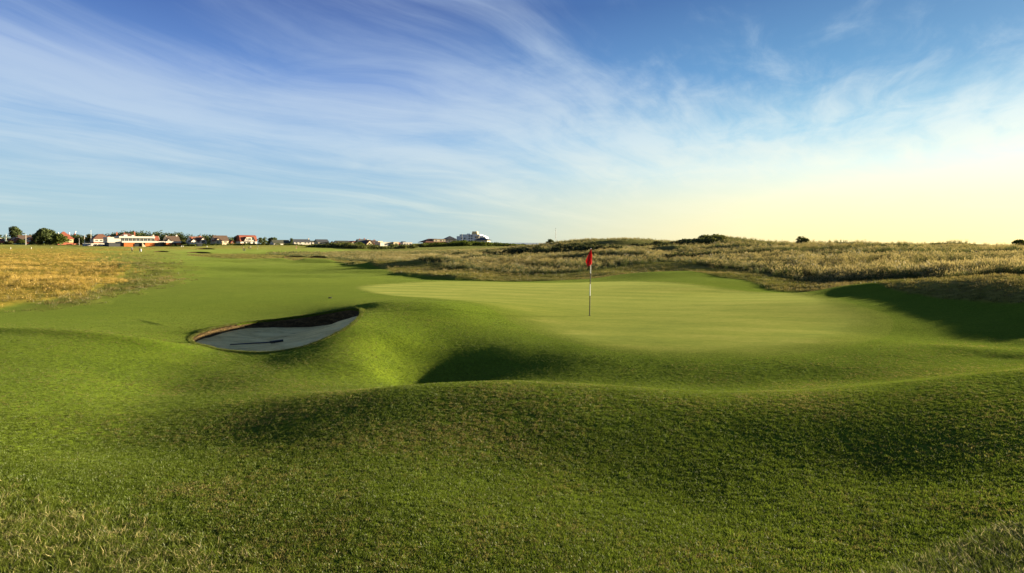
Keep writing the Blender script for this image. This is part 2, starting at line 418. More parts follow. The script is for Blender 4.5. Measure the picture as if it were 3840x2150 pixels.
# ------------------------------------------------------------------ materials
MATS = {}
def new_mat(name):
    m = bpy.data.materials.new(name); m.use_nodes = True
    m.node_tree.nodes.clear()
    return m, NB(m.node_tree)
def finish(m, N, color, rough=.8, bump=None, bdist=.02, bstr=1.0, spec=.2, sheen=0.0, sheen_col=None, metal=0.0, normal=None, sheen_rough=.4):
    p = N.n.new('ShaderNodeBsdfPrincipled'); o = N.n.new('ShaderNodeOutputMaterial')
    N.put(p.inputs['Base Color'], color); N.put(p.inputs['Roughness'], rough)
    p.inputs['Specular IOR Level'].default_value = spec; p.inputs['Metallic'].default_value = metal
    if sheen:
        N.put(p.inputs['Sheen Weight'], sheen); p.inputs['Sheen Roughness'].default_value = sheen_rough
        if sheen_col: N.put(p.inputs['Sheen Tint'], sheen_col)
    if bump is not None:
        b = N.n.new('ShaderNodeBump'); b.inputs['Distance'].default_value = bdist; b.inputs['Strength'].default_value = bstr
        N.put(b.inputs['Height'], bump); N.l.new(b.outputs[0], p.inputs['Normal'])
    N.l.new(p.outputs[0], o.inputs[0])
    return m
def paint(name, col, rough=.75, var=.12, scale=.8, spec=.25, metal=0.0, bump=0.0):
    """weathered plain colour: patchy tone, faint streaks"""
    if name in MATS: return MATS[name]
    m, N = new_mat(name)
    g = N.n.new('ShaderNodeNewGeometry').outputs['Position']
    n1 = N.noise(g, scale, 5, .6)
    n2 = N.noise(N.vmul(g, (3, 3, .35)), scale * 2, 3, .55)
    f = N.add(N.mul(n1, .6), N.mul(n2, .4))
    k = N.map(f, .3, .7, 1 - var, 1 + var)
    c = N.mix(1.0, col, N.comb(k, k, k), 'MULTIPLY')
    MATS[name] = finish(m, N, c, rough, spec=spec, metal=metal, bump=(n1 if bump else None), bdist=bump)
    return MATS[name]

GREEN_C = [(.036, .060, .0048), (.076, .098, .0085), (.112, .110, .022)]
def turf_color(N, pos, fine=True):
    big = N.noise(pos, .16, 4, .55, .4)
    mid = N.noise(N.vmul(pos, (.9, 1.4, 1)), 1.1, 4, .6, .3)
    sm = N.noise(pos, 9, 3, .65)
    f = N.add(N.add(N.mul(big, .45), N.mul(mid, .35)), N.mul(sm, .20))
    return N.ramp(f, [(.30, GREEN_C[0]), (.50, tuple(.45 * a + .55 * b for a, b in zip(GREEN_C[0], GREEN_C[1]))), (.64, GREEN_C[1]), (.80, GREEN_C[2])])

def ground_material():
    m, N = new_mat('ground_turf')
    pos = N.n.new('ShaderNodeNewGeometry').outputs['Position']
    gold = N.attr('gold')[2]; semi = N.attr('semi')[2]; tall = N.attr('tall')[2]
    grain = N.noise(pos, 60, 3, .7)
    grain2 = N.noise(pos, 16, 3, .7)
    c = turf_color(N, pos)
    c = N.mix(1.0, c, (1.12, 1.12, 1.12), 'MULTIPLY')
    lush = N.map(N.noise(pos, .05, 2, .5), .35, .65)
    c = N.mix(N.mul(lush, .35), c, (.052, .092, .006))
    k = N.map(N.add(N.mul(grain, .6), N.mul(grain2, .4)), .32, .68, .45, 1.78)
    c = N.mix(1.0, c, N.comb(k, k, k), 'MULTIPLY')
    gn = N.add(N.mul(N.noise(N.vmul(pos, (1, 1.6, 1)), .5, 5, .65, .5), .6), N.mul(N.noise(pos, 5, 4, .7), .4))
    cg = N.ramp(gn, [(.32, (.075, .068, .008)), (.44, (.15, .11, .014)), (.56, (.27, .18, .030)), (.72, (.38, .25, .055))])
    sn = N.add(N.mul(N.noise(N.vmul(pos, (1, 1.5, 1)), .35, 4, .6, .5), .6), N.mul(N.noise(pos, 4, 4, .7), .4))
    cs = N.ramp(sn, [(.32, (.070, .068, .012)), (.5, (.135, .110, .022)), (.68, (.26, .18, .055))])
    ct = N.ramp(sn, [(.32, (.045, .050, .014)), (.5, (.085, .075, .022)), (.68, (.17, .125, .045))])
    c = N.mix(gold, c, cg)
    c = N.mix(semi, c, cs)
    c = N.mix(tall, c, ct)
    rough_amt = N.math('MAXIMUM', N.math('MAXIMUM', gold, semi), tall)
    bh = N.add(N.mul(grain, .35), N.mul(grain2, .65))
    hb = N.add(bh, N.mul(N.mul(N.noise(pos, 3.0, 4, .7), 5.0), rough_amt))
    return finish(m, N, c, .95, bump=hb, bdist=.030, bstr=.85, spec=.0, sheen=.05, sheen_col=(.62, .74, .22), sheen_rough=.32)
M_GROUND = ground_material()

def green_material():
    m, N = new_mat('putting_turf')
    pos = N.n.new('ShaderNodeNewGeometry').outputs['Position']
    a = N.noise(N.vmul(pos, (.6, 1.6, 1)), .55, 5, .6, .6)
    b = N.noise(pos, 7, 4, .65)
    gr = N.noise(pos, 55, 2, .6)
    f = N.add(N.add(N.mul(a, .50), N.mul(b, .24)), N.mul(gr, .26))
    f = N.add(f, N.mul(N.sub(N.noise(N.vmul(pos, (1, 1.8, 1)), 2.6, 4, .65, .4), .5), .22))
    sx, sy, sz_ = N.sep(pos)
    band = N.math('SINE', N.add(N.mul(N.add(N.mul(sx, .30), sy), 3.1), N.mul(a, 2.5)))
    f = N.add(f, N.mul(N.map(band, -.35, .35, -1, 1, True), .032))
    f = N.add(f, N.mul(N.sub(N.noise(pos, .22, 3, .6), .5), .22))
    c = N.ramp(f, [(.34, (.048, .076, .0065)), (.45, (.082, .107, .0100)), (.55, (.114, .129, .0160)), (.66, (.170, .164, .030))])
    edge = N.attr('edge')[2]
    bh_ = N.add(N.mul(N.noise(pos, 60, 3, .7), .35), N.mul(N.noise(pos, 16, 3, .7), .65))
    ef = N.map(N.add(edge, N.mul(N.sub(N.noise(pos, 1.4, 4, .65), .5), 1.0)), 0.0, 2.0, 1.0, 0.0, True)
    hgt = N.add(N.mul(bh_, ef), N.mul(N.add(N.mul(gr, .5), b), .16))
    eg = N.add(edge, N.mul(N.sub(N.noise(pos, 1.4, 4, .65), .5), 1.3))
    c = N.mix(N.map(eg, 0.0, 2.2, 1.0, 0.0, True), c, turf_color(N, pos))
    kq = N.map(bh_, .32, .68, .45, 1.78); kq = N.add(1.0, N.mul(N.sub(N.mul(kq, 1.10), 1.0), ef))
    c = N.mix(1.0, c, N.comb(kq, kq, kq), 'MULTIPLY')
    return finish(m, N, c, .95, bump=hgt, bdist=.030, bstr=.85, spec=.0, sheen=.06, sheen_col=(.70, .76, .25), sheen_rough=.32)
M_GREEN = green_material()

def sand_material():
    m, N = new_mat('bunker_sand')
    pos = N.n.new('ShaderNodeNewGeometry').outputs['Position']
    a = N.noise(N.vmul(pos, (1.0, 2.6, 1)), 1.0, 5, .65, .6)
    b = N.noise(pos, 30, 4, .7)
    rk = N.noise(N.vmul(pos, (1.2, 9, 1)), 2.4, 4, .6, .8)
    c = N.ramp(N.add(N.mul(a, .7), N.mul(b, .3)), [(.32, (.22, .14, .042)), (.42, (.55, .38, .125)), (.54, (.72, .52, .185)), (.75, (.80, .60, .225))])
    return finish(m, N, c, .95, bump=N.add(N.add(N.mul(rk, .6), N.mul(b, .3)), N.mul(N.noise(pos, 3.2, 3, .6, 1.0), 1.6)), bdist=.05, bstr=1.0, spec=.1)
M_SAND = sand_material()
def face_material():
    m, N = new_mat('bunker_turf_face')
    pos = N.n.new('ShaderNodeNewGeometry').outputs['Position']
    a = N.noise(N.vmul(pos, (1.5, 1.5, 9)), 2.2, 5, .7, .5)
    b = N.noise(pos, 26, 4, .7)
    c = N.ramp(N.add(N.mul(a, .6), N.mul(b, .4)), [(.34, (.018, .013, .007)), (.5, (.055, .038, .017)), (.66, (.17, .11, .045))])
    return finish(m, N, c, .95, bump=N.add(a, b), bdist=.06, bstr=1.0, spec=.05)
M_FACE = face_material()
def straw_material():
    m, N = new_mat('straw_lip')
    pos = N.n.new('ShaderNodeNewGeometry').outputs['Position']
    b = N.noise(pos, 30, 4, .7)
    c = N.ramp(b, [(.3, (.20, .12, .03)), (.6, (.52, .34, .12)), (.8, (.20, .17, .03))])
    return finish(m, N, c, .9, bump=b, bdist=.03, spec=.05)
M_STRAW = straw_material()

# ------------------------------------------------------------------ ground sheet, finest where the picture looks
def arange_geo(a, b, k):
    n = int(math.ceil(math.log(b / a) / math.log(1 + k))); return a * (b / a) ** (np.arange(n) / n)
rings = np.concatenate([[.3, .6, .9, 1.2, 1.5, 1.8, 2.1, 2.4], np.arange(2.6, 11.6, .10), np.arange(11.6, 21, .07), arange_geo(21, 48, .015), arange_geo(48, 260, .019), arange_geo(260, 1200, .05), arange_geo(1200, 9000, .15), [9000]])
angs = np.radians(np.concatenate([np.linspace(-180, -52, 30, endpoint=False), np.arange(-52, -32, .25), np.arange(-32, -13, .19), np.arange(-13, 52, .27), np.linspace(52, 180, 30, endpoint=False)]))
RR, AA = np.meshgrid(rings, angs, indexing='ij')
nr, na = RR.shape
gx = (RR * np.sin(AA)).ravel(); gy = (RR * np.cos(AA)).ravel()
# snap to the bunker rim
sdb = np.full(gx.shape, -9.0)
near = (np.hypot(gx - BOUT[:, 0].mean(), gy - BOUT[:, 1].mean()) < 7)
sdb[near] = poly_sd(gx[near], gy[near], BOUT)
SG = sdb.reshape(nr, na)
GX = gx.reshape(nr, na).copy(); GY = gy.reshape(nr, na).copy()
snapped = np.zeros((nr, na), bool)
def try_snap(i, j):
    p = np.array([GX[i, j], GY[i, j]])
    d = np.hypot(BOUT[:, 0] - p[0], BOUT[:, 1] - p[1]); k = int(d.argmin())
    best = None
    for a, b in ((k - 1, k), (k, (k + 1) % len(BOUT))):
        u = BOUT[a]; v = BOUT[b]; e = v - u
        t = min(max(((p - u) @ e) / (e @ e), 0), 1); q = u + t * e
        dd = np.hypot(*(q - p))
        if best is None or dd < best[0]: best = (dd, q)
    GX[i, j], GY[i, j] = best[1]; snapped[i, j] = True
for i in range(nr - 1):
    for j in np.nonzero((np.abs(SG[i]) < .12))[0]:
        for (i2, j2) in ((i + 1, j), (i, (j + 1) % na), (i - 1, j), (i, j - 1)):
            if SG[i, j] * SG[i2, j2] <= 0:
                if abs(SG[i, j]) <= abs(SG[i2, j2]):
                    try_snap(i, j); break
SG2 = np.where(snapped, 0, SG)
# the green: outline on the land, rays from the hole
HOLE = np.array([xw(2211, 19.6), 19.6])
GREEN_PX = [(1900,1215,16.9),(2060,1272,14.6),(2250,1322,12.9),(2500,1349,12.0),(2800,1352,11.9),(3080,1335,12.2),(3260,1300,13.3),(3370,1240,15.8),(3360,1185,18.8),(3240,1150,21.2),(3120,1112,25.5),(2990,1098,29.5),(2870,1096,30.6),(2700,1078,33),(2500,1064,36.5),(2250,1053,40.5),(2000,1051,41),(1700,1053,40),(1480,1062,37),(1330,1075,33),(1400,1098,27.5),(1600,1120,24),(1780,1165,19.8)]
gout = closed_spline([(xw(p[0], p[2]), p[2]) for p in GREEN_PX], 360)
SGREEN = np.full(gx.shape, -9.0)
ng = (gx > -20) & (gx < 20) & (gy > 9) & (gy < 45)
SGREEN[ng] = poly_sd(GX.ravel()[ng], GY.ravel()[ng], gout)
GZ = H(GX.ravel(), GY.ravel())
zg, zs, zt = zones(GX.ravel(), GY.ravel())
cv = np.array([[0, 0, H1(0, .01)]])
V = np.vstack([np.stack([GX.ravel(), GY.ravel(), GZ], 1), cv])
I = np.arange(nr * na).reshape(nr, na)
q = np.stack([I[:-1], I[1:], np.roll(I, -1, 1)[1:], np.roll(I, -1, 1)[:-1]], -1).reshape(-1, 4)
sgf = SG2.ravel()
mean_sd = sgf[q].mean(1)
keep = ~((sgf[q].min(1) >= 0) | (mean_sd > .02))
keep &= ~(SGREEN[q].min(1) > .6)
q = q[keep][:, ::-1]
attrs = {'gold': np.append(zg, 0), 'semi': np.append(zs, 0), 'tall': np.append(zt, 0)}
ground = np_mesh('ground', V, q, M_GROUND, attrs=attrs)
tag(ground, kind='structure')

# putting green: its own sheet, with a real hole
rad = np.hypot(gout[:, 0] - HOLE[0], gout[:, 1] - HOLE[1])
tt = np.concatenate([[0], np.linspace(.02, 1, 75) ** .8])
GV = []; ed = []
for k, t in enumerate(tt):
    for (ox, oy), r_ in zip(gout, rad):
        rr_ = .054 + (r_ - .054) * t
        f = rr_ / r_
        GV.append((HOLE[0] + (ox - HOLE[0]) * f, HOLE[1] + (oy - HOLE[1]) * f)); ed.append((1 - t) * r_)
GV = np.array(GV); ed = np.array(ed)
gz = H(GV[:, 0], GV[:, 1]) + .005 - .0065 * (1 - smooth01(ed / .7))
ng_ = len(gout); I2 = np.arange(len(tt) * ng_).reshape(len(tt), ng_)
q2 = np.stack([I2[:-1], I2[1:], np.roll(I2, -1, 1)[1:], np.roll(I2, -1, 1)[:-1]], -1).reshape(-1, 4)
green = np_mesh('putting_green', np.column_stack([GV, gz]), q2, M_GREEN, attrs={'edge': ed})
tag(green, kind='structure')
HZ = H1(*HOLE) + .005

# ------------------------------------------------------------------ bunker: turf-faced pit with sand floor
bc = BOUT.mean(0)
SANDP = [(1200,1229,17.4),(950,1235,17.0),(860,1243,16.4),(800,1258,15.8),(745,1276,15.1),(1000,1290,15.2),(900,1300,14.6),(1040,1308,13.2),(1150,1275,14.2),(1250,1235,15.0),(1300,1208,15.6),(1325,1190,16.4),(1250,1214,16.6)]
SA = np.array([pw(*p) for p in SANDP])
SA = np.vstack([SA, [[BOUT[k][0], BOUT[k][1], z_] for k, z_ in ((60, -.20), (45, -.18))]])
WS = tps_fit(SA[:, :2], SA[:, 2], 1e-2)
rimz = H(BOUT[:, 0], BOUT[:, 1])
dirs = (bc - BOUT); dirs /= np.linalg.norm(dirs, axis=1)[:, None]
nb = len(BOUT)
BV = []; 
for off, dz_ in ((-.03, -.02), (0, .012), (.02, .0), (.035, -.05)):
    BV.append(np.column_stack([BOUT + dirs * off, rimz + dz_]))
def ring_at(f):
    p = bc + (BOUT - bc) * f
    sz = tps_eval(SA[:, :2], WS, p)
    return p, sz
jit = fbm(np.arange(nb) / 6.0, np.zeros(nb), 77) * .10
p_, sz_ = ring_at(.955)
sz_edge = np.minimum(sz_, rimz - .10)
for f in (.25, .5, .75):
    top = BV[3]; bot = np.column_stack([p_, sz_edge - .02])
    w_ = top * (1 - f) + bot * f
    w_[:, :2] += dirs * (jit * (1 if f == .5 else .5))[:, None]
    BV.append(w_)
BV.append(np.column_stack([p_, sz_edge - .02]))
nwall = len(BV)
Vb = np.vstack(BV)
Ib = np.arange(nwall * nb).reshape(nwall, nb)
qb = np.stack([Ib[:-1], Ib[1:], np.roll(Ib, -1, 1)[1:], np.roll(Ib, -1, 1)[:-1]], -1).reshape(-1, 4)
bunker_rows = [np.column_stack([bc + (BOUT - bc) * .962, np.minimum(ring_at(.962)[1], rimz - .10)])]
for f in np.linspace(.94, 0.03, 26):
    p2, s2 = ring_at(f)
    k = smooth01((f - .80) / .162)
    s2 = np.minimum(s2, (rimz - .10) * k + s2 * (1 - k)) + fbm(p2[:, 0] * 2.2, p2[:, 1] * 3, 33) * .06
    bunker_rows.append(np.column_stack([p2, s2]))
Vs = np.vstack(bunker_rows)
Is = np.arange(len(bunker_rows) * nb).reshape(len(bunker_rows), nb)
qs = np.stack([Is[:-1], Is[1:], np.roll(Is, -1, 1)[1:], np.roll(Is, -1, 1)[:-1]], -1).reshape(-1, 4)
bunker = np_mesh('bunker', Vs, qs, M_SAND)
tag(bunker, kind='structure')
np_mesh('turf_face', Vb[nb * 2:], qb[:nb * (nwall - 3)], M_FACE, parent=bunker)
lipq = qb[:nb * 3]; col_ = np.tile(np.arange(nb), 3)
st_m = (col_ > 172) | (col_ < 9)
np_mesh('straw_lip', Vb[:nb * 4], lipq[st_m], M_STRAW, parent=bunker)
np_mesh('turf_lip', Vb[:nb * 4], lipq[~st_m], M_GROUND, parent=bunker)
def sand_z(x, y): return float(tps_eval(SA[:, :2], WS, np.array([[x, y]]))[0])

# ------------------------------------------------------------------ solid helpers
class MB:
    def __init__(self): self.v = []; self.f = []; self.m = []
    def poly(self, vs, fs, mi=0):
        o = len(self.v); self.v += [tuple(q) for q in vs]
        for f in fs: self.f.append(tuple(i + o for i in f)); self.m.append(mi)
        return self
    def box(self, x0, x1, y0, y1, z0, z1, mi=0):
        return self.poly([(x0,y0,z0),(x1,y0,z0),(x1,y1,z0),(x0,y1,z0),(x0,y0,z1),(x1,y0,z1),(x1,y1,z1),(x0,y1,z1)],
                         [(0,3,2,1),(4,5,6,7),(0,1,5,4),(1,2,6,5),(2,3,7,6),(3,0,4,7)], mi)
    def prism(self, pts, y0, y1, mi=0):
        """outline in (x, z) pushed along y"""
        n = len(pts)
        vs = [(x, y0, z) for x, z in pts] + [(x, y1, z) for x, z in pts]
        fs = [tuple(range(n))[::1], tuple(range(2 * n - 1, n - 1, -1))] + [(i, i + n, (i + 1) % n + n, (i + 1) % n) for i in range(n)]
        return self.poly(vs, fs, mi)
    def prismx(self, pts, x0, x1, mi=0):
        """outline in (y, z) pushed along x"""
        n = len(pts)
        vs = [(x0, y, z) for y, z in pts] + [(x1, y, z) for y, z in pts]
        fs = [tuple(range(n - 1, -1, -1)), tuple(range(n, 2 * n))] + [(i, (i + 1) % n, (i + 1) % n + n, i + n) for i in range(n)]
        return self.poly(vs, fs, mi)
    def tube(self, p, q, r0, r1=None, n=8, mi=0, caps=True):
        r1 = r0 if r1 is None else r1
        p = Vector(p); q = Vector(q); d = (q - p).normalized()
        u = d.orthogonal().normalized(); w = d.cross(u)
        vs = []
        for c, r in ((p, r0), (q, r1)):
            for i in range(n):
                a = 2 * math.pi * i / n; vs.append(c + u * (r * math.cos(a)) + w * (r * math.sin(a)))
        fs = [(i, (i + 1) % n, (i + 1) % n + n, i + n) for i in range(n)]
        if caps: fs += [tuple(range(n - 1, -1, -1)), tuple(range(n, 2 * n))]
        return self.poly(vs, fs, mi)
    def hip(self, x0, x1, y0, y1, z, rise, over=.4, mi=0, th=.18):
        x0 -= over; x1 += over; y0 -= over; y1 += over
        w = x1 - x0; l = y1 - y0; k = min(w, l) / 2
        if w >= l: a = (x0 + k, (y0 + y1) / 2); b = (x1 - k, (y0 + y1) / 2)
        else: a = ((x0 + x1) / 2, y0 + k); b = ((x0 + x1) / 2, y1 - k)
        vs = [(x0,y0,z),(x1,y0,z),(x1,y1,z),(x0,y1,z),(x0,y0,z+th),(x1,y0,z+th),(x1,y1,z+th),(x0,y1,z+th),(*a,z+rise),(*b,z+rise)]
        fs = [(0,3,2,1),(0,1,5,4),(1,2,6,5),(2,3,7,6),(3,0,4,7)]
        if w >= l: fs += [(4,5,9,8),(5,6,9),(6,7,8,9),(7,4,8)]
        else: fs += [(4,5,8),(5,6,9,8),(6,7,9),(7,4,8,9)]
        return self.poly(vs, fs, mi)
    def gabler(self, x0, x1, y0, y1, z, rise, along='x', over=.4, th=.22, mi=0):
        """two thick roof slopes, ridge along x or y"""
        if along == 'x':
            ym = (y0 + y1) / 2; h = (y1 - y0) / 2; s = rise / h
            pr = [(y0 - over, z - over * s), (ym, z + rise), (y1 + over, z - over * s), (y1 + over, z - over * s + th), (ym, z + rise + th), (y0 - over, z - over * s + th)]
            for k in ((0,1,4,5), (1,2,3,4)): self.prismx([pr[i] for i in k], x0 - over, x1 + over, mi)
        else:
            xm = (x0 + x1) / 2; h = (x1 - x0) / 2; s = rise / h
            pr = [(x0 - over, z - over * s), (xm, z + rise), (x1 + over, z - over * s), (x1 + over, z - over * s + th), (xm, z + rise + th), (x0 - over, z - over * s + th)]
            for k in ((0,1,4,5), (1,2,3,4)): self.prism([pr[i] for i in k], y0 - over, y1 + over, mi)
        return self
    def build(self, name, mat, parent=None, smooth=False, mats=None):
        bm = bmesh.new()
        o = mesh_obj(name, self.v, self.f, mat, parent, smooth, mats, self.m if mats else None)
        bm.from_mesh(o.data); bmesh.ops.recalc_face_normals(bm, faces=bm.faces); bm.to_mesh(o.data); bm.free()
        return o

def glass_mat():
    m, N = new_mat('window_glass')
    return finish(m, N, (.025, .032, .04), .08, spec=.6)
M_GLASS = glass_mat()
WHITE = paint('white_render', (.50, .45, .36), .8, .10, .5)
WHITE2 = paint('white_paint', (.50, .46, .38), .6, .08, .6)
CREAM = paint('cream_render', (.45, .37, .23), .85, .12, .5)
YELLOW = paint('pale_yellow_render', (.47, .37, .18), .85, .12, .5)
def brick_mat(name, c1, c2, mortar=(.30, .26, .22)):
    m, N = new_mat(name)
    tcn = N.n.new('ShaderNodeTexCoord').outputs['Object']
    x, y, z = N.sep(tcn)
    b = N.n.new('ShaderNodeTexBrick')
    N.put(b.inputs['Vector'], N.comb(N.add(x, y), z, 0.0))
    b.inputs['Scale'].default_value = 1.0; b.inputs['Brick Width'].default_value = .225; b.inputs['Row Height'].default_value = .075
    b.inputs['Mortar Size'].default_value = .01
    b.inputs['Color1'].default_value = (*c1, 1); b.inputs['Color2'].default_value = (*c2, 1); b.inputs['Mortar'].default_value = (*mortar, 1)
    n = N.noise(tcn, .7, 4, .6); k = N.map(n, .3, .7, .8, 1.2)
    return finish(m, N, N.mix(1.0, b.outputs[0], N.comb(k, k, k), 'MULTIPLY'), .9, spec=.1)
BRICK = brick_mat('red_brick', (.33, .075, .032), (.27, .06, .026), (.26, .16, .11))
ORANGE = brick_mat('orange_brick', (.46, .115, .022), (.38, .085, .018), (.36, .15, .06))
def tile_mat(name, c1, c2):
    m, N = new_mat(name)
    tcn = N.n.new('ShaderNodeTexCoord').outputs['Object']
    x, y, z = N.sep(tcn)
    row = N.math('FRACT', N.mul(z, 4.5)); 
    n = N.noise(tcn, 1.1, 5, .65); n2 = N.noise(N.vmul(tcn, (3.3, 3.3, 4.5)), 1.0, 2, .5)
    c = N.mix(N.map(N.add(N.mul(n, .6), N.mul(n2, .4)), .32, .68), c1, c2)
    return finish(m, N, c, .9, bump=row, bdist=.03, spec=.1)
T_RED = tile_mat('red_clay_tiles', (.20, .058, .034), (.28, .088, .052))
T_BROWN = tile_mat('brown_tiles', (.12, .055, .035), (.19, .09, .055))
T_DKBROWN = tile_mat('dark_brown_tiles', (.07, .045, .032), (.12, .08, .055))
T_SLATE = tile_mat('grey_slates', (.045, .05, .055), (.085, .085, .085))
T_GREEN = tile_mat('mossy_grey_tiles', (.05, .055, .038), (.09, .085, .055))
STONE = paint('pale_concrete', (.42, .39, .33), .9, .15, .4)
DARKW = paint('dark_timber', (.04, .035, .03), .8, .2, 1.0)
GREENP = paint('green_screen', (.05, .16, .09), .8, .12, .5)
METAL = paint('grey_metal', (.30, .30, .29), .45, .1, 2.0, metal=.3)
PALEM = paint('pale_pole_paint', (.60, .56, .48), .5, .08, 2.0)
BLACK = paint('black_paint', (.012, .012, .013), .4, .1, 4.0, spec=.4)
RUB = paint('rubber', (.02, .02, .02), .8, .1, 4.0)

class Building:
    """local axes: x to the right of the front, y into the plot (front wall at y = 0), z up"""
    def __init__(self, name, label, cat, px, d, extra=0.0, dz=-.3, py=None, group=None):
        x = xw(px, d)
        z = H1(x, d) + dz if py is None else EYE - d * (py - HY) / FPX
        self.root = empty(name, (x, d, z), math.atan2(-x, d) + R(extra))
        tag(self.root, label, cat, group)
    def box(self, name, mat, *a):
        return MB().box(*a).build(name, mat, self.root)
    def gable_wall(self, mat, x0, x1, y0, y1, z0, z1, rise, along='x', name='wall'):
        if along == 'x': m = MB().prismx([(y0, z0), (y1, z0), (y1, z1), ((y0 + y1) / 2, z1 + rise), (y0, z1)], x0, x1)
        else: m = MB().prism([(x0, z0), (x1, z0), (x1, z1), ((x0 + x1) / 2, z1 + rise), (x0, z1)], y0, y1)
        return m.build(name, mat, self.root)
    def roof(self, mat, x0, x1, y0, y1, z, rise, along='x', over=.4, name='roof'):
        return MB().gabler(x0, x1, y0, y1, z + .02, rise, along, over).build(name, mat, self.root)
    def hip(self, mat, x0, x1, y0, y1, z, rise, over=.5, name='roof'):
        return MB().hip(x0, x1, y0, y1, z, rise, over).build(name, mat, self.root)
    def chimney(self, mat, x, y, z0, z1, w=.8, l=.6, parent=None):
        m = MB().box(x - w / 2, x + w / 2, y - l / 2, y + l / 2, z0, z1)
        m.box(x - w / 2 - .06, x + w / 2 + .06, y - l / 2 - .06, y + l / 2 + .06, z1 - .28, z1 - .1)
        c = m.build('chimney', mat, parent or self.root)
        if parent is None:
            p = MB()
            p.tube((x, y, z1), (x, y, z1 + .4), .14, .11, 8)
            p.build('chimney_pot', T_RED, c)
        return c
    def window(self, cx, cz, w, h, y=0.0, side='front', x=0.0, frame=None, name='window'):
        """frame proud of the wall by 4 cm, pane set back in it, one glazing bar"""
        t = .09; fr = MB(); pn = MB()
        def put(mb, a0, a1, z0, z1, d0, d1):
            if side == 'front': mb.box(a0, a1, y + d0, y + d1, z0, z1)
            elif side == 'left': mb.box(x + d0, x + d1, a0, a1, z0, z1)
            else: mb.box(x - d1, x - d0, a0, a1, z0, z1)
        a0, a1, z0, z1 = cx - w / 2, cx + w / 2, cz - h / 2, cz + h / 2
        put(fr, a0, a1, z0, z0 + t, -.05, .05); put(fr, a0, a1, z1 - t, z1, -.05, .05)
        put(fr, a0, a0 + t, z0 + t, z1 - t, -.05, .05); put(fr, a1 - t, a1, z0 + t, z1 - t, -.05, .05)
        nb_ = max(1, int(w / 1.3)) 
        for k in range(1, nb_ + 1):
            b = a0 + (a1 - a0) * k / (nb_ + 1)
            put(fr, b - .03, b + .03, z0 + t, z1 - t, -.04, .04)
        f = fr.build(name, frame or WHITE2, self.root)
        put(pn, a0 + t / 2, a1 - t / 2, z0 + t / 2, z1 - t / 2, -.02, .02)
        pn.build('pane', M_GLASS, f)
        return f
    def door(self, cx, w=1.0, h=2.1, y=0.0, mat=None, z=0.3):
        dr = MB().box(cx - w / 2, cx + w / 2, y - .05, y + .04, z, z + h).build('door', mat or DARKW, self.root)
        MB().box(cx + w / 2 - .14, cx + w / 2 - .08, y - .11, y - .05, z + 1.0, z + 1.12).build('handle', METAL, dr)
        return dr

# ------------------------------------------------------------------ foliage
def leaf_material(name, c1, c2, trans=.3):
    m, N = new_mat(name)
    pos = N.n.new('ShaderNodeNewGeometry').outputs['Position']
    n = N.add(N.mul(N.noise(pos, .45, 3, .6), .6), N.mul(N.noise(pos, 2.6, 2, .6), .4))
    rnd = N.attr('tone')[2]
    f = N.add(N.mul(N.map(n, .32, .68), .6), N.mul(rnd, .4))
    c = N.mix(f, c1, c2)
    d = N.n.new('ShaderNodeBsdfDiffuse'); N.put(d.inputs[0], c)
    t_ = N.n.new('ShaderNodeBsdfTranslucent'); N.put(t_.inputs[0], N.mix(1.0, c, (1.2, 1.15, .6), 'MULTIPLY'))
    mx = N.n.new('ShaderNodeMixShader'); mx.inputs[0].default_value = trans
    o = N.n.new('ShaderNodeOutputMaterial')
    N.l.new(d.outputs[0], mx.inputs[1]); N.l.new(t_.outputs[0], mx.inputs[2]); N.l.new(mx.outputs[0], o.inputs[0])
    return m
L_DARK = leaf_material('dark_leaves', (.036, .054, .022), (.090, .105, .040))
L_MID = leaf_material('mid_leaves', (.040, .062, .014), (.110, .125, .030))
L_OLIVE = leaf_material('olive_leaves', (.040, .052, .014), (.110, .105, .030))
L_SCRUB = leaf_material('scrub_leaves', (.048, .062, .022), (.125, .128, .048))
L_GORSE = leaf_material('gorse_leaves', (.030, .040, .020), (.075, .080, .036), .2)
M_BARK = paint('bark', (.09, .065, .045), .95, .3, 3.0)

def leaf_cloud(lobes, n, size, rng, flat=1.0):
    """quads scattered through the outer part of overlapping lobes: lobes are (x,y,z,rx,ry,rz)"""
    L = np.array(lobes, float)
    wgt = (L[:, 3] * L[:, 5]); wgt = wgt / wgt.sum()
    k = rng.choice(len(L), n, p=wgt)
    v = rng.normal(size=(n, 3)); v /= np.linalg.norm(v, axis=1)[:, None]
    v[:, 2] = np.where(v[:, 2] < -.55, -v[:, 2] * .5, v[:, 2])
    rad_ = .55 + .5 * rng.random(n) ** .6
    C = L[k, :3] + v * L[k, 3:6] * rad_[:, None]
    nn = v + rng.normal(size=(n, 3)) * .7; nn /= np.linalg.norm(nn, axis=1)[:, None]
    u = np.cross(nn, rng.normal(size=(n, 3))); u /= np.linalg.norm(u, axis=1)[:, None]
    w = np.cross(nn, u)
    s = size * (.55 + .9 * rng.random(n))[:, None]
    V = np.stack([C - u * s - w * s * .5, C + u * s * .9 - w * s * .7, C + u * s * 1.05 + w * s * .6, C - u * s * .7 + w * s * .75], 1).reshape(-1, 3)
    Q = np.arange(4 * n).reshape(n, 4)
    tone = np.repeat(rng.random(n), 4)
    return V, Q, tone
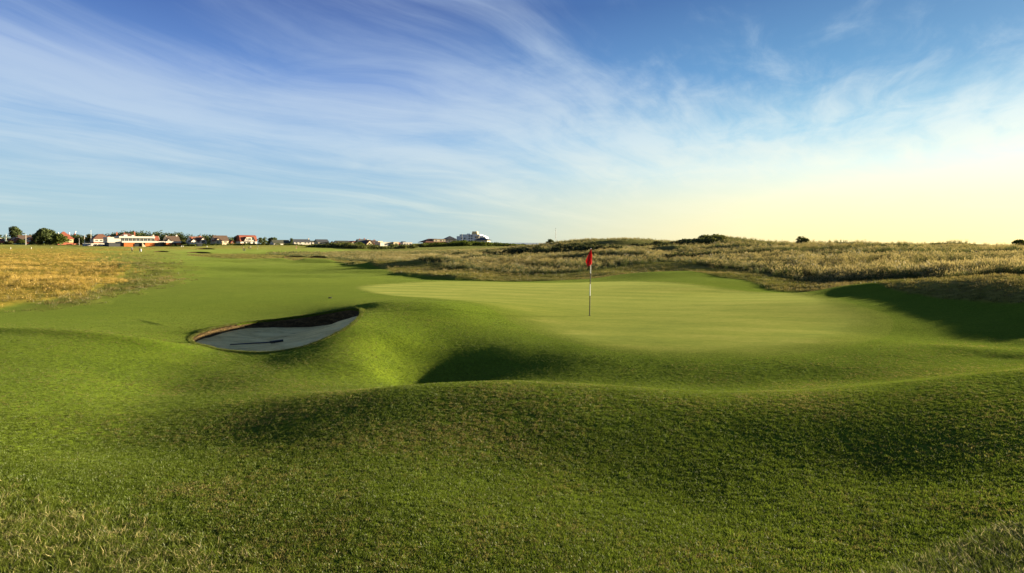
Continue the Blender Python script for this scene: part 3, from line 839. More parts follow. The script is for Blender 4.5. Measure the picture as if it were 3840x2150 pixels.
def make_tree(name, label, px, d, h, w, mat, seed, cat='tree', nleaf=900, low=.22, lobes=9, size=None, group=None, dz=0.0, py=None, topw=.8, twigs=0):
    rng = np.random.default_rng(seed)
    x = xw(px, d)
    z = H1(x, d) - .1 + dz if py is None else EYE - d * (py - HY) / FPX
    root = empty(name, (x, d, z)); tag(root, label, cat, group)
    ls = []
    for i in range(lobes):
        t = (i + .5) / lobes
        zc = h * (low + (1 - low) * (.15 + .72 * t))
        rr = w / 2 * (.50 + .22 * rng.random()) * (1 - (1 - topw) * t)
        a = rng.random() * 6.283; o_ = (w / 2 - rr * .85) * (1 - .55 * t) * (.5 + .5 * rng.random())
        ls.append((o_ * math.cos(a) * 1.0, o_ * math.sin(a), zc, rr, rr, min(rr * .8, h * .24)))
    size = size or max(.16, w * .034)
    nleaf = int(nleaf * 1.7)
    Vv, Qq, tone = leaf_cloud(ls, nleaf, size, rng)
    Vv[:, 2] = np.maximum(Vv[:, 2], .05)
    np_mesh('crown', Vv, Qq, mat, root, smooth=False, attrs={'tone': tone})
    t_ = MB()
    hr = max(.06, h * .022)
    top = h * (low + .35)
    t_.tube((0, 0, -.4), (0.02 * h, 0, top * .5), hr * 1.35, hr, 8); t_.tube((0.02 * h, 0, top * .5), (0, 0.02 * h, top), hr, hr * .6, 8)
    for i in range(5):
        l = ls[int(rng.integers(0, lobes))]
        t_.tube((0.015 * h, .01 * h, top * (.55 + .09 * i)), (l[0] * .8, l[1] * .8, l[2]), hr * .45, hr * .15, 6)
    for i in range(twigs):
        l = ls[-1 - int(rng.integers(0, 3))]
        a = rng.random() * 6.283
        p = Vector((l[0] + .4 * l[3] * math.cos(a), l[1] + .4 * l[3] * math.sin(a), l[2]))
        t_.tube(p, p + Vector((math.cos(a) * .25 * h * rng.random(), math.sin(a) * .25, h * (.22 + .14 * rng.random()))), hr * .2, hr * .06, 5)
    t_.build('trunk', M_BARK, root)
    return root
def scrub(name, label, cat, spots, mat, seed, per=120, size=.35):
    """one mass of low bushes nobody could count"""
    rng = np.random.default_rng(seed); ls = []
    for (px, d, w, h) in spots:
        x = xw(px, d); ls.append((x, d, H1(x, d) + h * .30, w / 2, w / 2 * .8, h * .72))
    V_, Q_, t_ = leaf_cloud(ls, per * len(spots), size, rng)
    o = np_mesh(name, V_, Q_, mat, smooth=False, attrs={'tone': t_})
    return tag(o, label, cat, kind='stuff')

# ================================================================== clubhouse and houses along the far edge (about 450-500 m away)
G_H = 'houses along the far edge of the course'
# --- clubhouse: white upper storey on orange brick, glazed front
b = Building('clubhouse', 'long white two-storey clubhouse with glazed upper floor above orange brick walls', 'clubhouse', 575, 450, 16, py=925)
k_ = 450 / FPX                                    # metres per picture column here
fx = lambda px: (px - 575) * k_
b.box('wall', WHITE2, fx(432), fx(572), .6, 13, 3.0, 7.2)
b.box('parapet', WHITE2, fx(466), fx(580), -.5, 13.2, 6.55, 7.9)
b.box('floor_band', WHITE2, fx(474), fx(706), -.9, 9, 3.0, 4.15)
b.box('base_wall', paint('dark_render', (.05, .05, .05)), fx(436), fx(480), .5, 13, -1, 3.0)
b.box('brick_wall', ORANGE, fx(481), fx(514), -.3, 9, -1, 3.0)
b.box('brick_wall', ORANGE, fx(548), fx(580), -.3, 9, -1, 3.0)
b.box('core_wall', paint('dark_render', (.05, .05, .05)), fx(514), fx(548), 1.2, 9, -1, 3.0)
b.box('core_wall', paint('dark_render', (.05, .05, .05)), fx(580), fx(617), 3, 9, -1, 3.0)
for i in range(9):
    b.window(fx(472 + 6 + i * 12.0), 5.35, 2.35, 2.2, y=.6)
for i in range(3):
    b.window(fx(519 + i * 10), 1.4, 1.9, 2.4, y=1.2, frame=DARKW)
for i in range(4):
    b.window(fx(585 + i * 9), 1.3, 1.7, 2.4, y=3, frame=DARKW)
for i in range(3): b.window(2.2 + i * 3.4, 5.2, 1.2, 1.9, side='left', x=fx(432), frame=DARKW)
# white terrace rail, stair and right-hand pavilion
rl = MB()
for i in range(8): rl.box(fx(581) + i * 1.05, fx(581) + i * 1.05 + .08, -.34, -.26, -.6, 1.0)
rl.box(fx(581), fx(616), -.36, -.24, 1.0, 1.1); rl.box(fx(581), fx(616), -.34, -.26, .3, .36)
rl.build('terrace_rail', WHITE2, b.root)
st_ = MB()
for i in range(8): st_.box(fx(536) + i * .28, fx(536) + (i + 1) * .28, -2.4, -1.0, -1, 2.9 - i * .36)
st_.build('stair', CREAM, b.root)
b.box('brick_wall', ORANGE, fx(617), fx(637), -.6, 8, -1, 2.95)
b.box('brick_wall', ORANGE, fx(653), fx(675), -.6, 8, -1, 2.95)
b.box('core_wall', DARKW, fx(637), fx(653), .5, 8, -1, 2.95)
b.window(fx(645), 1.2, 2.8, 2.6, y=.5, frame=DARKW)
b.box('fascia', WHITE2, fx(615), fx(678), -1.0, 8.4, 2.97, 4.2)
b.box('plant_room', WHITE2, fx(487), fx(498), 5, 9, 7.2, 9.2)
b.box('plant_room', WHITE2, fx(512), fx(520), 5, 9, 7.2, 8.9)

def kfx(px0, d): return lambda px: (px - px0) * d / FPX
# --- red-roofed house behind the clubhouse, tall chimneys
d = 500; f = kfx(480, d)
b = Building('house', 'brown tiled roof with tall brick chimneys rising behind the clubhouse', 'house', 480, d, 14, py=921, group=G_H)
b.box('wall', BRICK, f(452), f(508), 0, 9, 0, 7.6)
r_ = b.hip(T_BROWN, f(452), f(508), 0, 9, 7.6, 3.0)
for p, h in ((449, 11.6), (473, 11.2), (506, 12.2)): b.chimney(BRICK, f(p), 4.5, 7, h, 1.1)
b.window(f(462), 6.2, 1.6, 1.5); b.window(f(478), 6.2, 1.6, 1.5); b.window(f(496), 6.2, 1.6, 1.5)
# --- red house with white gable behind the right end of the clubhouse
d = 480; f = kfx(586, d)
b = Building('house', 'small red-roofed house with white chimney between the clubhouse and its pavilion', 'house', 586, d, 18, py=922, group=G_H)
b.gable_wall(WHITE, f(574), f(599), 0, 7, 0, 4.6, 3.4, 'x')
b.roof(T_RED, f(574), f(596), 0, 7, 4.6, 3.4, 'x')
b.chimney(WHITE, f(581), 3.5, 7.2, 9.2, 1.1)
b.window(f(590), 3.9, 1.5, 1.3); b.window(f(580), 3.9, 1.2, 1.3)
# --- brown roofed house behind the pavilion
d = 490; f = kfx(650, d)
b = Building('house', 'cream house with big brown roof and white gable behind the brick pavilion', 'house', 650, d, 22, py=922, group=G_H)
b.gable_wall(CREAM, f(628), f(676), 0, 9, 0, 4.2, 4.0, 'x')
b.roof(T_DKBROWN, f(632), f(674), 0, 9, 4.2, 4.0, 'x')
b.gable_wall(WHITE, f(622), f(642), -2.2, 2, 0, 3.6, 2.4, 'y', name='gable_wall')
b.roof(T_DKBROWN, f(622), f(642), -2.2, 3, 3.6, 2.4, 'y')
b.chimney(WHITE, f(669), 4.5, 6.5, 9.4, 1.2); b.chimney(WHITE, f(633), 4.5, 6.0, 8.6, 1.1)
b.window(f(632), 3.9, 1.2, 1.2, y=-2.2); b.window(f(658), 3.3, 2.4, 1.1)
# --- twin-gabled white house
d = 470; f = kfx(745, d)
b = Building('house', 'white house with two front gables, brown roof and brick chimneys beside the dark shed', 'house', 745, d, 26, py=918, group=G_H)
b.gable_wall(WHITE, f(722), f(772), 2.5, 9.5, -.5, 3.4, 3.2, 'x')
b.roof(T_BROWN, f(724), f(770), 2.5, 9.5, 3.4, 3.2, 'x')
b.gable_wall(WHITE, f(718), f(739), 0, 5, -.5, 2.6, 2.0, 'y', name='gable_wall'); b.roof(T_DKBROWN, f(718), f(739), 0, 5.5, 2.6, 2.0, 'y', .35)
b.gable_wall(WHITE, f(748), f(772), -1, 6, -1, 3.0, 2.9, 'y', name='gable_wall'); b.roof(T_BROWN, f(748), f(772), -1, 6.5, 3.0, 2.9, 'y', .35)
b.chimney(BRICK, f(729), 4, 3.5, 6.2, 1.1); b.chimney(BRICK, f(763), 6, 5.5, 7.3, 1.1)
b.window(f(723), 1.7, 1.4, 1.3); b.window(f(732), 1.7, 1.2, 1.2)
b.window(f(760), 2.7, 2.8, 1.5, y=-1, frame=DARKW)
bal = MB().box(f(752), f(768), -2.0, -1.0, 1.5, 1.62)
for i in range(7): bal.box(f(752) + i * .57, f(752) + i * .57 + .06, -2.0, -1.94, 1.62, 2.3)
bal.box(f(752), f(768), -2.02, -1.92, 2.3, 2.4)
bal.build('balcony', DARKW, b.root)
b.window(f(757), .6, 1.1, 1.3, y=-1); b.window(f(766), .6, 1.1, 1.3, y=-1)
# --- dark shed in front of it
d = 440; f = kfx(748, d)
b = Building('shed', 'small dark green shed standing before the twin-gabled white house', 'shed', 748, d, 10, py=925)
b.gable_wall(paint('shed_boards', (.045, .06, .045), .85, .2), f(740), f(757), 0, 3, 0, 1.8, .8, 'x'); b.roof(T_SLATE, f(740), f(757), 0, 3, 1.8, .8, 'x', .2)
b.door(f(745), 1.0, 1.6, z=.1)
# --- brown-roofed house with cream gable
d = 480; f = kfx(834, d)
b = Building('house', 'cream house under a long plain brown roof with a gable on its left', 'house', 834, d, 26, py=915, group=G_H)
b.gable_wall(CREAM, f(810), f(861), 1.5, 9.5, -1, 2.9, 4.0, 'x'); b.roof(T_DKBROWN, f(811), f(861), 1.5, 9.5, 2.9, 4.0, 'x')
b.gable_wall(CREAM, f(806), f(829), -1, 5, -1, 2.4, 2.4, 'y', name='gable_wall'); b.roof(T_BROWN, f(806), f(829), -1, 5.5, 2.4, 2.4, 'y', .35)
b.window(f(815), 1.5, 1.3, 1.4, y=-1); b.window(f(849), 1.6, 2.6, 1.1, y=1.5); b.door(f(835), 1.1, 2.0, y=1.5, z=-.2)
# --- small red gable to its right
d = 500; f = kfx(872, d)
b = Building('house', 'tiny red brick gable glimpsed between the plain brown roof and a dark tree', 'house', 872, d, 20, py=913, group=G_H)
b.gable_wall(BRICK, f(866), f(879), 0, 5, -1, .9, 1.3, 'y'); b.roof(T_RED, f(866), f(879), 0, 5, .9, 1.3, 'y', .3); b.window(f(872), .4, 1.2, .8)
# --- red mansard house
d = 480; f = kfx(933, d)
b = Building('house', 'white house with tall red mansard roof around a big white front gable with balcony', 'house', 933, d, 26, py=916, group=G_H)
b.box('wall', WHITE, f(902), f(964), 0, 9, -1, 2.3)
MB().prismx([(-.3, 2.3), (9.3, 2.3), (7.0, 7.0), (5.2, 7.6), (3.8, 7.6), (1.6, 7.0)], f(900), f(965)).build('roof', T_RED, b.root)
MB().prism([(f(913), 2.32), (f(957), 2.32), (f(947), 5.7), (f(922), 5.7)], -.5, 4).build('gable_wall', WHITE, b.root)
rr_ = MB()
rr_.prism([(f(911), 2.25), (f(913.5), 2.25), (f(923), 5.8), (f(920.5), 5.8)], -.9, 4); rr_.prism([(f(956.5), 2.25), (f(959), 2.25), (f(949.5), 5.8), (f(947), 5.8)], -.9, 4)
rr_.prism([(f(920.5), 5.82), (f(949.5), 5.82), (f(949), 6.2), (f(921), 6.2)], -.9, 4)
rr_.build('gable_roof', T_DKBROWN, b.root)
for p in (918, 935, 953): b.window(f(p), 1.1, 1.7, 1.5, y=-.5 if p == 935 else 0, frame=DARKW)
b.window(f(935), 4.3, 2.6, 1.5, y=-.5); b.window(f(925), 4.2, 1.0, 1.3, y=-.5, frame=DARKW); b.window(f(946), 4.2, 1.0, 1.3, y=-.5, frame=DARKW)
bl = MB().box(f(927), f(943), -1.5, -.5, 2.5, 2.62)
for i in range(8): bl.box(f(927) + i * .5, f(927) + i * .5 + .06, -1.5, -1.44, 2.62, 3.4)
bl.box(f(927), f(943), -1.52, -1.42, 3.4, 3.5); bl.build('balcony', DARKW, b.root)
b.box('garden_wall', BRICK, f(892), f(912), -4, -3.7, -1.5, .6)
# --- low bungalows
def bungalow(label, px0, px1, d, roof, wallm, top, eave, base, wins, extra=24, chim=None, left_gable=None, dep=8):
    c = (px0 + px1) / 2; f = kfx(c, d); zz = lambda py: (base - py) * d / FPX
    b = Building('bungalow', label, 'bungalow', c, d, extra, py=base, group='low bungalows beyond the course')
    b.gable_wall(wallm, f(px0 + 1), f(px1 - 1), 0, dep, -1.2, zz(eave), zz(top) - zz(eave), 'x')
    b.roof(roof, f(px0), f(px1), 0, dep, zz(eave), zz(top) - zz(eave), 'x', .3)
    for (p, w, h) in wins: b.window(f(p), zz(eave) - .25 - h / 2, w, h)
    if chim: b.chimney(WHITE, f(chim), dep / 2, zz(top) - .5, zz(top) + 1.0, .8)
    if left_gable:
        p0, p1, tp, m_ = left_gable
        b.gable_wall(m_, f(p0), f(p1), -1.5, 3, -1.2, zz(eave) - .3, zz(tp) - zz(eave) + .3, 'y', name='gable_wall'); b.roof(roof, f(p0), f(p1), -1.5, 3.5, zz(eave) - .3, zz(tp) - zz(eave) + .3, 'y', .3)
        b.window(f((p0 + p1) / 2), zz(eave) - 1.2, 1.4, 1.0, y=-1.5)
    return b
bungalow('low bungalow with a long dull brown roof, left of the dark slate bungalow', 1026, 1090, 470, T_GREEN, WHITE, 901, 913, 918, [(1041, 1.5, .8), (1066, 1.2, .7)], chim=None)
bungalow('white bungalow with a long dark slate roof and a white chimney at its right end', 1101, 1168, 480, T_SLATE, WHITE, 898.5, 908, 916, [(1112, 1.6, 1.1), (1126, 1.6, 1.1), (1146, 1.6, 1.1), (1158, 1.6, 1.1)], chim=1166)
bungalow('low link building with a mossy flat-looking roof between the two slate bungalows', 1169, 1190, 500, T_GREEN, WHITE, 904, 909, 915, [(1184, 1.6, .9)])
bungalow('cream bungalow with a short dark slate roof and wide front windows', 1191, 1235, 475, T_SLATE, CREAM, 899, 909, 918, [(1203, 1.7, 1.3), (1224, 1.7, 1.3)])
bungalow('mossy-roofed bungalow with two white dormer windows half hidden by scrub', 1264, 1312, 480, T_GREEN, WHITE, 904, 910, 920, [(1276, 2.2, .9), (1294, 2.2, .9)])
bungalow('small red-roofed cottage with a pointed white-trimmed gable beside the scrub', 1312, 1346, 490, T_RED, CREAM, 905, 911, 920, [(1338, 1.4, .8)], left_gable=(1313, 1332, 905, CREAM))
# --- tiny far gable between bungalows
d = 520; f = kfx(1247, d)
b = Building('house', 'tiny pale gable with red roof seen just right of the cream slate bungalow', 'house', 1247, d, 10, py=917, group=G_H)
b.gable_wall(CREAM, f(1241), f(1253), 0, 6, -1, .6, 2.0, 'y'); b.roof(T_RED, f(1241), f(1253), 0, 6, .6, 2.0, 'y', .3); b.window(f(1247), .6, 1.1, .9)
# --- cream chalet with a steep front gable
d = 450; f = kfx(1385, d)
b = Building('house', 'cream chalet with one steep front gable, slate roof and brick chimneys', 'house', 1385, d, 34, py=926, group=G_H)
b.gable_wall(CREAM, f(1350), f(1400), 1, 9, -1, 2.4, 3.4, 'x'); b.roof(T_SLATE, f(1348), f(1388), 1, 9, 2.4, 3.4, 'x')
b.gable_wall(CREAM, f(1368), f(1400), -1.5, 5, -1, 2.0, 3.2, 'y', name='gable_wall'); b.roof(T_BROWN, f(1368), f(1400), -1.5, 6, 2.0, 3.2, 'y', .35)
b.box('side_extension', CREAM, f(1400), f(1417), 0, 4, -1, 1.5)
b.chimney(BRICK, f(1358), 5, 4.8, 6.3, .8); b.chimney(BRICK, f(1379), 5, 5.2, 6.6, .8)
b.window(f(1381), 2.7, 1.5, 1.0, y=-1.5, frame=DARKW); b.window(f(1379), .5, 1.6, .7, y=-1.5, frame=DARKW); b.window(f(1392), .5, 1.2, .7, y=-1.5)
b.window(f(1408), .7, 2.6, .9)
# --- brick gable behind
d = 480; f = kfx(1406, d)
b = Building('house', 'red brick gable with dark roof between the cream chalet and the flat-roofed modern house', 'house', 1406, d, 30, py=922, group=G_H)
b.gable_wall(BRICK, f(1393), f(1421), 0, 8, -1, 2.2, 2.2, 'x'); b.roof(T_DKBROWN, f(1391), f(1417), 0, 8, 2.2, 2.2, 'x'); b.chimney(BRICK, f(1413), 4, 3.8, 5.2, .9)
b.window(f(1416), 1.6, 1.0, 1.2)
# --- modern flat-roofed house
d = 460; f = kfx(1458, d)
b = Building('modern_house', 'flat-roofed modern cream house with big square windows and a brick fin wall', 'house', 1458, d, 34, py=926)
b.box('wall', WHITE2, f(1421), f(1478), 0, 8, -1, 3.3); b.box('roof', WHITE2, f(1419), f(1484), -.5, 8.3, 3.32, 3.8)
b.box('upper_wall', CREAM, f(1420), f(1440), 3, 8, 3.8, 4.6)
b.box('wing_wall', CREAM, f(1474), f(1497), -1.6, 7, -1, 3.6); b.box('wing_roof', CREAM, f(1473), f(1498.5), -1.9, 7.2, 3.62, 3.95)
b.window(f(1445), 1.9, 2.6, 1.6); b.window(f(1466), 1.9, 2.8, 1.7, frame=DARKW); b.window(f(1485.5), 2.0, 2.4, 1.6, y=-1.6, frame=DARKW)
MB().prism([(f(1498), -1), (f(1511), -1), (f(1508), 3.4), (f(1498.5), 3.4)], -.4, 5).build('fin_wall', BRICK, b.root)
# --- white low flats right of it
d = 480; f = kfx(1528, d)
b = Building('modern_house', 'low white flat-roofed building with a small dark roof box, right of the brick fin wall', 'house', 1528, d, 32, py=925)
b.box('wall', WHITE, f(1509), f(1548), 0, 8, -1, 3.2); b.box('roof', WHITE2, f(1508), f(1549), -.3, 8.2, 3.22, 3.6); b.box('roof_box', T_SLATE, f(1516), f(1528), 3, 6, 3.6, 4.3)
b.window(f(1517), 2.0, 1.6, 1.2); b.window(f(1528), 2.0, 1.4, 1.2); b.window(f(1541), 2.0, 2.0, 1.1); b.box('porch', WHITE, f(1507), f(1515), -2.5, -.02, -1, .9)
# --- long house with dormer
d = 480; f = kfx(1636, d)
b = Building('house', 'long cream house with brown hipped roof and a wide white flat dormer', 'house', 1636, d, 30, py=923, group=G_H)
b.box('wall', YELLOW, f(1601), f(1672), 0, 9, -1, 3.0); b.hip(T_BROWN, f(1590), f(1678), -.2, 12, 3.0, 3.2)
b.box('dormer', CREAM, f(1627), f(1677), .6, 6, 3.6, 5.6); b.box('dormer_roof', T_BROWN, f(1625), f(1679), .3, 6.3, 5.62, 5.95)
for p in (1607, 1620, 1634, 1653, 1664): b.window(f(p), 1.5, 1.2, 1.6)
for p in (1638, 1658, 1671): b.window(f(p), 4.5, 1.3, 1.1, y=.6, frame=DARKW if p == 1658 else None)
# --- pyramid roof house
d = 500; f = kfx(1694, d)
b = Building('house', 'house with dark pyramid roof standing between the dormer house and the stepped white block', 'house', 1694, d, 20, py=910, group=G_H)
b.box('wall', WHITE, f(1675), f(1712), 0, 9, -2, 2.5); b.hip(T_SLATE, f(1672), f(1714), -.3, 9.3, 2.5, 3.3, .6)
b.window(f(1684), 1.4, 1.3, 1.1); b.window(f(1702), 1.4, 1.3, 1.1)
# --- stepped white block
d = 600; f = kfx(1762, d)
b = Building('hotel', 'large stepped white building with a small roof tower behind the green scrub hill', 'hotel', 1762, d, -14, py=915)
HT = paint('hotel_render', (.55, .55, .53), .8, .08, .3)
b.box('wall', HT, f(1722), f(1800), 0, 16, -1, 10.0); b.box('wing_wall', HT, f(1709), f(1721.8), 2, 14, -1, 8.2)
b.box('step_wall', HT, f(1800.2), f(1813), 3, 15, -1, 8.6); b.box('step_wall', HT, f(1806), f(1822), 1, 14, -1, 7.4)
b.box('parapet', HT, f(1776), f(1800), -.6, 9, 8.2, 9.9)
MB().prism([(f(1765), 10.02), (f(1788), 10.02), (f(1785), 13.2), (f(1768), 13.2)], 4, 10).build('tower', YELLOW, b.root)
b.box('roof_box', HT, f(1747), f(1756), 4, 8, 10.02, 10.9); b.box('chimney', CREAM, f(1788), f(1792), -1.2, -.62, 5, 8.4)
for p in (1730, 1742, 1760, 1769):
    for z_ in (3.2, 5.8, 8.3):
        if not (p < 1750 and z_ > 6): b.window(f(p), z_, 1.7, 1.4, frame=DARKW)
for p in (1785, 1793): b.window(f(p), 7.0, 1.5, 1.3, frame=DARKW)
# --- hip house right of it
d = 560; f = kfx(1806, d)
b = Building('house', 'pale house with low grey hipped roof right of the stepped white block', 'house', 1806, d, -18, py=916, group=G_H)
b.box('wall', WHITE, f(1780), f(1828), 0, 10, -1, 3.7); b.hip(T_SLATE, f(1777), f(1832), -.3, 10.3, 3.7, 2.6, .8)
b.window(f(1795), 2.0, 1.5, 1.5); b.window(f(1812), 2.0, 1.5, 1.5); b.window(4, 2.0, 1.3, 1.4, side='right', x=f(1828)); b.window(f(1784), 2.0, 1.2, 1.4)
b.chimney(CREAM, f(1789), 4, 5.0, 7.4, .9)
# --- tiny house near the dunes
d = 700; f = kfx(1961, d)
b = Building('house', 'tiny yellow house with dark roof alone on the skyline left of the dunes', 'house', 1961, d, -10, py=922.5, group=G_H)
b.box('wall', YELLOW, f(1953), f(1969), 0, 6, -1, 1.4); b.hip(T_SLATE, f(1946), f(1975), -1.5, 7, 1.4, 1.4, .3); b.window(f(1961), .6, 1.2, .8)
b.box('outbuilding', T_SLATE, f(1976), f(1998), 2, 6, -1, 1.6)
# --- left houses
d = 470; f = kfx(384, d)
b = Building('house', 'white and brick house with hipped roof and big red chimney, left of the clubhouse', 'house', 384, d, 16, py=916, group=G_H)
b.box('brick_wall', BRICK, f(357), f(409), 0, 9, -1, 1.7); b.box('wall', WHITE, f(356.6), f(409.4), -.1, 9.1, 1.72, 4.2)
b.hip(T_BROWN, f(357), f(410), 0, 9, 4.2, 4.2); b.chimney(BRICK, f(409.5), 3, 1.8, 6.6, 1.6); b.chimney(WHITE, f(358), 4, 3, 6, .9)
for p in (366, 380, 395): b.window(f(p), 3.1, 2.0, 1.1, y=-.1)
b.window(f(383), .8, 3.6, 1.2, frame=DARKW)
d = 470; f = kfx(244, d)
b = Building('house', 'cream house with steep red hipped roof half hidden behind the big bushy trees', 'house', 244, d, 14, py=918, group=G_H)
b.box('brick_wall', BRICK, f(222), f(269), 0, 10, -1, 1.8); b.box('wall', YELLOW, f(221.6), f(269.4), -.1, 10.1, 1.82, 4.6)
MB().hip(f(220), f(270), 0, 10, 4.6, 6.3, .5).build('roof', T_RED, b.root)
b.box('dormer', WHITE, f(226), f(233), .6, 4, 7.4, 8.8); b.window(f(229.5), 8.1, 1.1, .8, y=.6); b.window(f(262), 3.4, 1.1, 1.3, y=-.1)
b.box('garden_wall', BRICK, f(268), f(282), -2, -1.6, -1.2, 1.0); b.box('garden_wall', BRICK, f(288), f(298), -2, -1.6, -1.2, .8)
def gable_house(label, p0, p1, top, eave, base, d, wallm, roofm, wins, dep=9):
    c = (p0 + p1) / 2; f = kfx(c, d); zz = lambda py: (base - py) * d / FPX
    b = Building('house', label, 'house', c, d, 14, py=base, group=G_H)
    b.gable_wall(wallm, f(p0 + 1.5), f(p1 - 1.5), 0, dep, -1.5, zz(eave), zz(top) - zz(eave), 'y'); b.roof(roofm, f(p0 + 1), f(p1 - 1), 0, dep, zz(eave), zz(top) - zz(eave), 'y', .35)
    bg = MB(); s = (zz(top) - zz(eave)) / (f(p1) - f(c))
    for sg in (-1, 1): bg.prism([(0, zz(top) - .1), (0, zz(top) + .25), (sg * f(p1), zz(eave) + .15), (sg * f(p1), zz(eave) - .2)], -.5, -.36)
    bg.build('bargeboard', WHITE2, b.root)
    for (p, w, h, z_) in wins: b.window(f(p), zz(z_), w, h)
    return b
gable_house('low red brick gable with white bargeboards below the tallest left-hand tree', 46, 80, 891, 899, 904, 460, BRICK, T_BROWN, [(57, 1.6, .9, 901)])
b = gable_house('red brick gable with a white garage door, beside the big bushy trees', 103, 136, 891, 900, 907, 450, BRICK, T_DKBROWN, [])
f = kfx(119.5, 450); b.door(f(111), 2.2, 1.5, mat=WHITE2, z=-.1)
gable_house('red brick house end with a white window cut off by the left edge', -24, 15, 893, 899, 906, 460, BRICK, T_BROWN, [(6, 2.2, 1.3, 902)])
d = 500; f = kfx(101, d)
b = Building('house', 'wide plain dull brown roof behind the two red brick gables', 'house', 101, d, 12, py=904, group=G_H)
b.gable_wall(WHITE, f(80), f(124), 0, 9, -1, .8, 4.0, 'x'); b.roof(T_DKBROWN, f(79), f(125), 0, 9, .8, 4.0, 'x')
b.window(f(110), .2, 1.4, 1.0)
# --- pale boundary wall with cars
d = 445; f = kfx(367, d)
b = Building('boundary_wall', 'long low pale wall behind the parked cars left of the clubhouse', 'wall', 367, d, 14, py=921)
b.box('wall', STONE, f(320), f(415), 0, .3, -1, 1.6); b.box('coping', STONE, f(319), f(416), -.06, .36, 1.62, 1.74)
d = 440; f = kfx(86, d)
b = Building('court_screen', 'low green windbreak screen left of the big bushy trees', 'fence', 86, d, 12, py=920.5)
for i in range(6): b.box('panel', GREENP, f(58) + i * 1.76, f(58) + (i + 1) * 1.76 - .1, 0, .06, -1, 1.3)
for i in range(7): b.box('post', METAL, f(58) + i * 1.76 - .09, f(58) + i * 1.76 - .01, 0, .08, -1, 1.45)

# ------------------------------------------------------------------ parked cars
M_CAR = paint('dark_blue_car_paint', (.018, .022, .04), .25, .05, 1.0, spec=.6)
M_CARS = paint('silver_car_paint', (.25, .26, .28), .3, .05, 1.0, spec=.6)
def make_car(label, px, d, rz, mat):
    x = xw(px, d)
    r_ = empty('parked_car', (x, d, H1(x, d)), rz); tag(r_, label, 'car', 'cars parked along the pale wall')
    MB().prism([(-2.0, .3), (2.0, .3), (2.05, .7), (1.7, .9), (.9, .95), (-1.75, .98), (-2.05, .75)], -.85, .85).build('body', mat, r_)
    MB().prism([(-1.7, .96), (.95, .94), (.35, 1.42), (-1.2, 1.45)], -.72, .72).build('cabin', M_GLASS, r_)
    MB().box(-1.15, .3, -.70, .70, 1.452, 1.49).build('roof', mat, r_)
    for sx in (-1.25, 1.25):
        for sy in (-.88, .68):
            w_ = MB().tube((sx, sy, .32), (sx, sy + .2, .32), .32, n=14).build('wheel', RUB, r_)
            MB().tube((sx, sy - .01, .32), (sx, sy + .21, .32), .17, n=10).build('rim', METAL, w_)
    return r_
for lb, p, m_ in (('dark car, leftmost of the row before the pale wall', 359, M_CAR), ('dark blue car, second from the left before the pale wall', 375, M_CAR), ('silver-grey car, second from the right before the pale wall', 386, M_CARS), ('dark car, rightmost of the row before the pale wall', 397, M_CAR)):
    make_car(lb, p, 436, R(100 if p != 386 else 94), m_)

# ------------------------------------------------------------------ poles, masts, stacks
def pole(name, label, cat, px, top, base, d, r0, mat=PALEM, group=None, cap=True):
    x = xw(px, d); z = EYE - d * (base - HY) / FPX; h = (base - top) * d / FPX
    r_ = empty(name, (x, d, z)); tag(r_, label, cat, group)
    MB().tube((0, 0, -1.5), (0, 0, h), r0, r0 * .6, 10).build('shaft', mat, r_)
    MB().tube((0, 0, -.1), (0, 0, .12), r0 * 2.2, n=10).build('foot', METAL, r_)
    if cap: MB().tube((0, 0, h), (0, 0, h + r0 * 2), r0 * 1.1, r0 * .5, 8).build('finial', mat, r_)
    return r_, h
pole('pole', 'pale leaning-height pole nearest the left edge of the view', 'pole', 23, 879, 906, 440, .16)
pole('pole', 'tall pale pole in front of the green windbreak screen', 'pole', 97, 880, 920, 430, .17)
pole('pole', 'short dark pole just left of the big bushy trees', 'pole', 128, 881, 896, 470, .12, METAL)
r_, h_ = pole('flagpole', 'pale flagpole with an orange pennant at its head, left end of the pale wall', 'flagpole', 317, 884, 923, 430, .17)
pn = MB().prism([(-.05, h_ - .1), (-.75, h_ - .5), (-.7, h_ - 2.6), (-.1, h_ - 2.2)], -.05, .05); pn.build('pennant', paint('orange_cloth', (.55, .16, .03), .8), r_)
pole('flagpole', 'tallest pale flagpole, bare, in front of the pale wall', 'flagpole', 341, 865, 924, 430, .15)
pole('lamp_post', 'thin short lamp post between the red-roofed house and the flagpoles', 'lamp post', 297, 894, 914, 450, .09)
r_, h_ = pole('lamp_post', 'pale lamp post with lantern on the green scrub hill before the stepped white block', 'lamp post', 1733, 880, 913, 470, .13, cap=False)
MB().tube((0, 0, h_), (0, 0, h_ + .5), .45, .30, 10).build('lantern', METAL, r_)
# lattice mast
d = 600; x = xw(2084, d); zb = EYE - d * (912 - HY) / FPX; hm = (912 - 854) * d / FPX
r_ = empty('radio_mast', (x, d, zb)); tag(r_, 'thin lattice radio mast rising alone behind the left end of the dunes', 'mast')
c3 = [(.55 * math.cos(a), .55 * math.sin(a)) for a in (0.5, 2.6, 4.7)]
for a_ in c3: MB().tube((*a_, -1), (a_[0] * .6, a_[1] * .6, hm * .93), .10, .07, 6).build('leg', METAL, r_)
br = MB()
for i in range(14):
    z0 = hm * .93 * i / 14; z1 = hm * .93 * (i + 1) / 14
    for k in range(3):
        a_ = c3[k]; b_ = c3[(k + 1) % 3]; s0 = 1 - .4 * i / 14; s1 = 1 - .4 * (i + 1) / 14
        br.tube((a_[0] * s0, a_[1] * s0, z0), (b_[0] * s1, b_[1] * s1, z1), .045, n=4)
br.build('bracing', METAL, r_)
